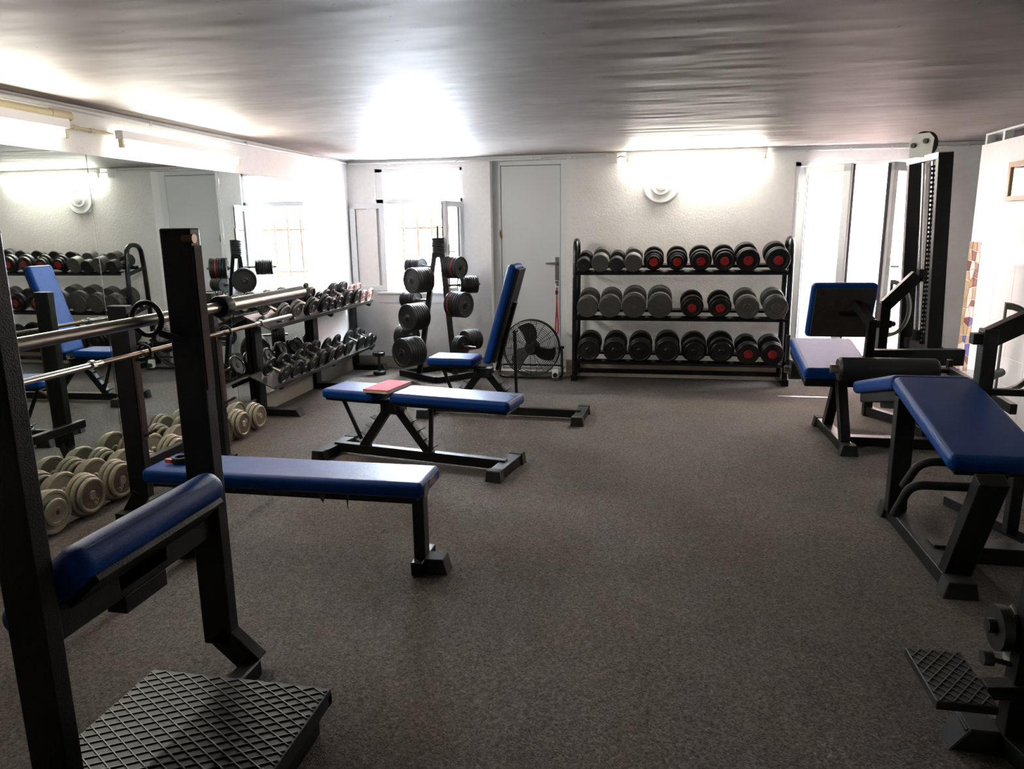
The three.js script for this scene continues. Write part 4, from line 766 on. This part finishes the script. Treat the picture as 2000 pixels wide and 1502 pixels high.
  mesh('cam_axle', rod([X(1.475), 0.72, Z(-3.6)], [X(1.62), 0.72, Z(-3.78)], 0.02), M.ironDark, t);
  mesh('tower_column', [B([2.1, 0.05, -3.3], [2.1, 1.83, -3.3], 0.085, 0.05), B([2.1, 0.05, -3.8], [2.1, 1.83, -3.8], 0.085, 0.05), B([2.1, 1.8, -3.3], [2.1, 1.8, -3.8], 0.085, 0.05), B([1.82, 1.1, -3.6], [2.1, 1.1, -3.6], 0.06, 0.08)], M.black, t);
  for (const z of [-3.46, -3.64]) mesh('guide_rod', rod([X(2.1), 0.08, Z(z)], [X(2.1), 1.78, Z(z)], 0.0125, 14), M.chrome, t);
  for (let k = 0; k < 12; k++) mesh('weight_block', B([2.07, 0.1 + k * 0.035, -3.55], [2.13, 0.1 + k * 0.035, -3.55], 0.28, 0.033, 0.003), M.ironDark, t);
  mesh('brace', [B([1.62, 0.03, -3.5], [1.62, 0.45, -3.5], 0.05, 0.05), B([1.5, 0.03, -3.9], [1.75, 0.03, -3.24], 0.05, 0.05)], M.black, t);
}
// foot plate machine at the near right
{
  const t = thing('calf_machine', 'black machine post with a ribbed foot plate, pulley and adjusting knob', 'gym machine', [1.02, 0, -1.98]);
  const X = (x) => x - 1.02, Z = (z) => z + 1.98, B = (a, b, w, h, r, u) => bar([X(a[0]), a[1], Z(a[2])], [X(b[0]), b[1], Z(b[2])], w, h, r, u);
  mesh('post', [B([0.985, 0.03, -1.98], [1.02, 0.62, -2.0], 0.06, 0.06)], M.black, t);
  mesh('floor_beam', [B([0.87, 0.035, -2.0], [1.3, 0.035, -1.98], 0.07, 0.06), B([0.98, 0.035, -1.98], [1.15, 0.035, -1.3], 0.06, 0.06)], M.black, t);
  mesh('foot_cap', slab([[-0.02, 0], [0.1, 0], [0.1, 0.07], [0.03, 0.07]], 0.085, 0.004).translate(X(0.85), 0, Z(-2.0)), M.rubber, t);
  const pl = mesh('foot_plate', [box(X(0.752), X(0.9), 0.175, 0.2, Z(-2.13), Z(-1.875), 0.003)], M.tread, t);
  mesh('raised_ribs', ribs(X(0.756), X(0.896), Z(-2.126), Z(-1.879), 0.201, 0.026, 0.9, 0.0035, 0.004), M.ribMetal, pl);
  mesh('plate_arm', [B([0.9, 0.19, -1.97], [0.99, 0.2, -1.97], 0.05, 0.04)], M.black, t);
  const wh = mesh('pulley', [rod([X(0.935), 0.34, Z(-2.03)], [X(0.96), 0.34, Z(-2.03)], 0.062, 28), rod([X(0.915), 0.345, Z(-2.03)], [X(0.936), 0.345, Z(-2.03)], 0.02, 18)], M.ironDark, t);
  mesh('pulley_cheek', slab([[-0.02, -0.09], [0.02, -0.09], [0.035, 0.03], [0.015, 0.075], [-0.015, 0.06]], 0.008, 0.001).rotateY(Math.PI / 2).translate(X(0.972), 0.335, Z(-2.02)), M.greyPlastic, wh);
  const kn = mesh('knob', [rod([X(0.9), 0.263, Z(-2.0)], [X(0.925), 0.263, Z(-2.0)], 0.02, 14), rod([X(0.92), 0.262, Z(-2.0)], [X(1.0), 0.25, Z(-1.99)], 0.007)], M.rubber, t);
  mesh('pad', new RoundedBoxGeometry(0.3, 0.07, 0.25, 4, 0.026).rotateZ(0.9).translate(X(1.37), 0.36, Z(-2.45)), M.blue, t);
  mesh('pad_post', B([1.02, 0.6, -2.0], [1.38, 0.3, -2.4], 0.05, 0.05), M.black, t);
}

renderer.render(scene, camera);
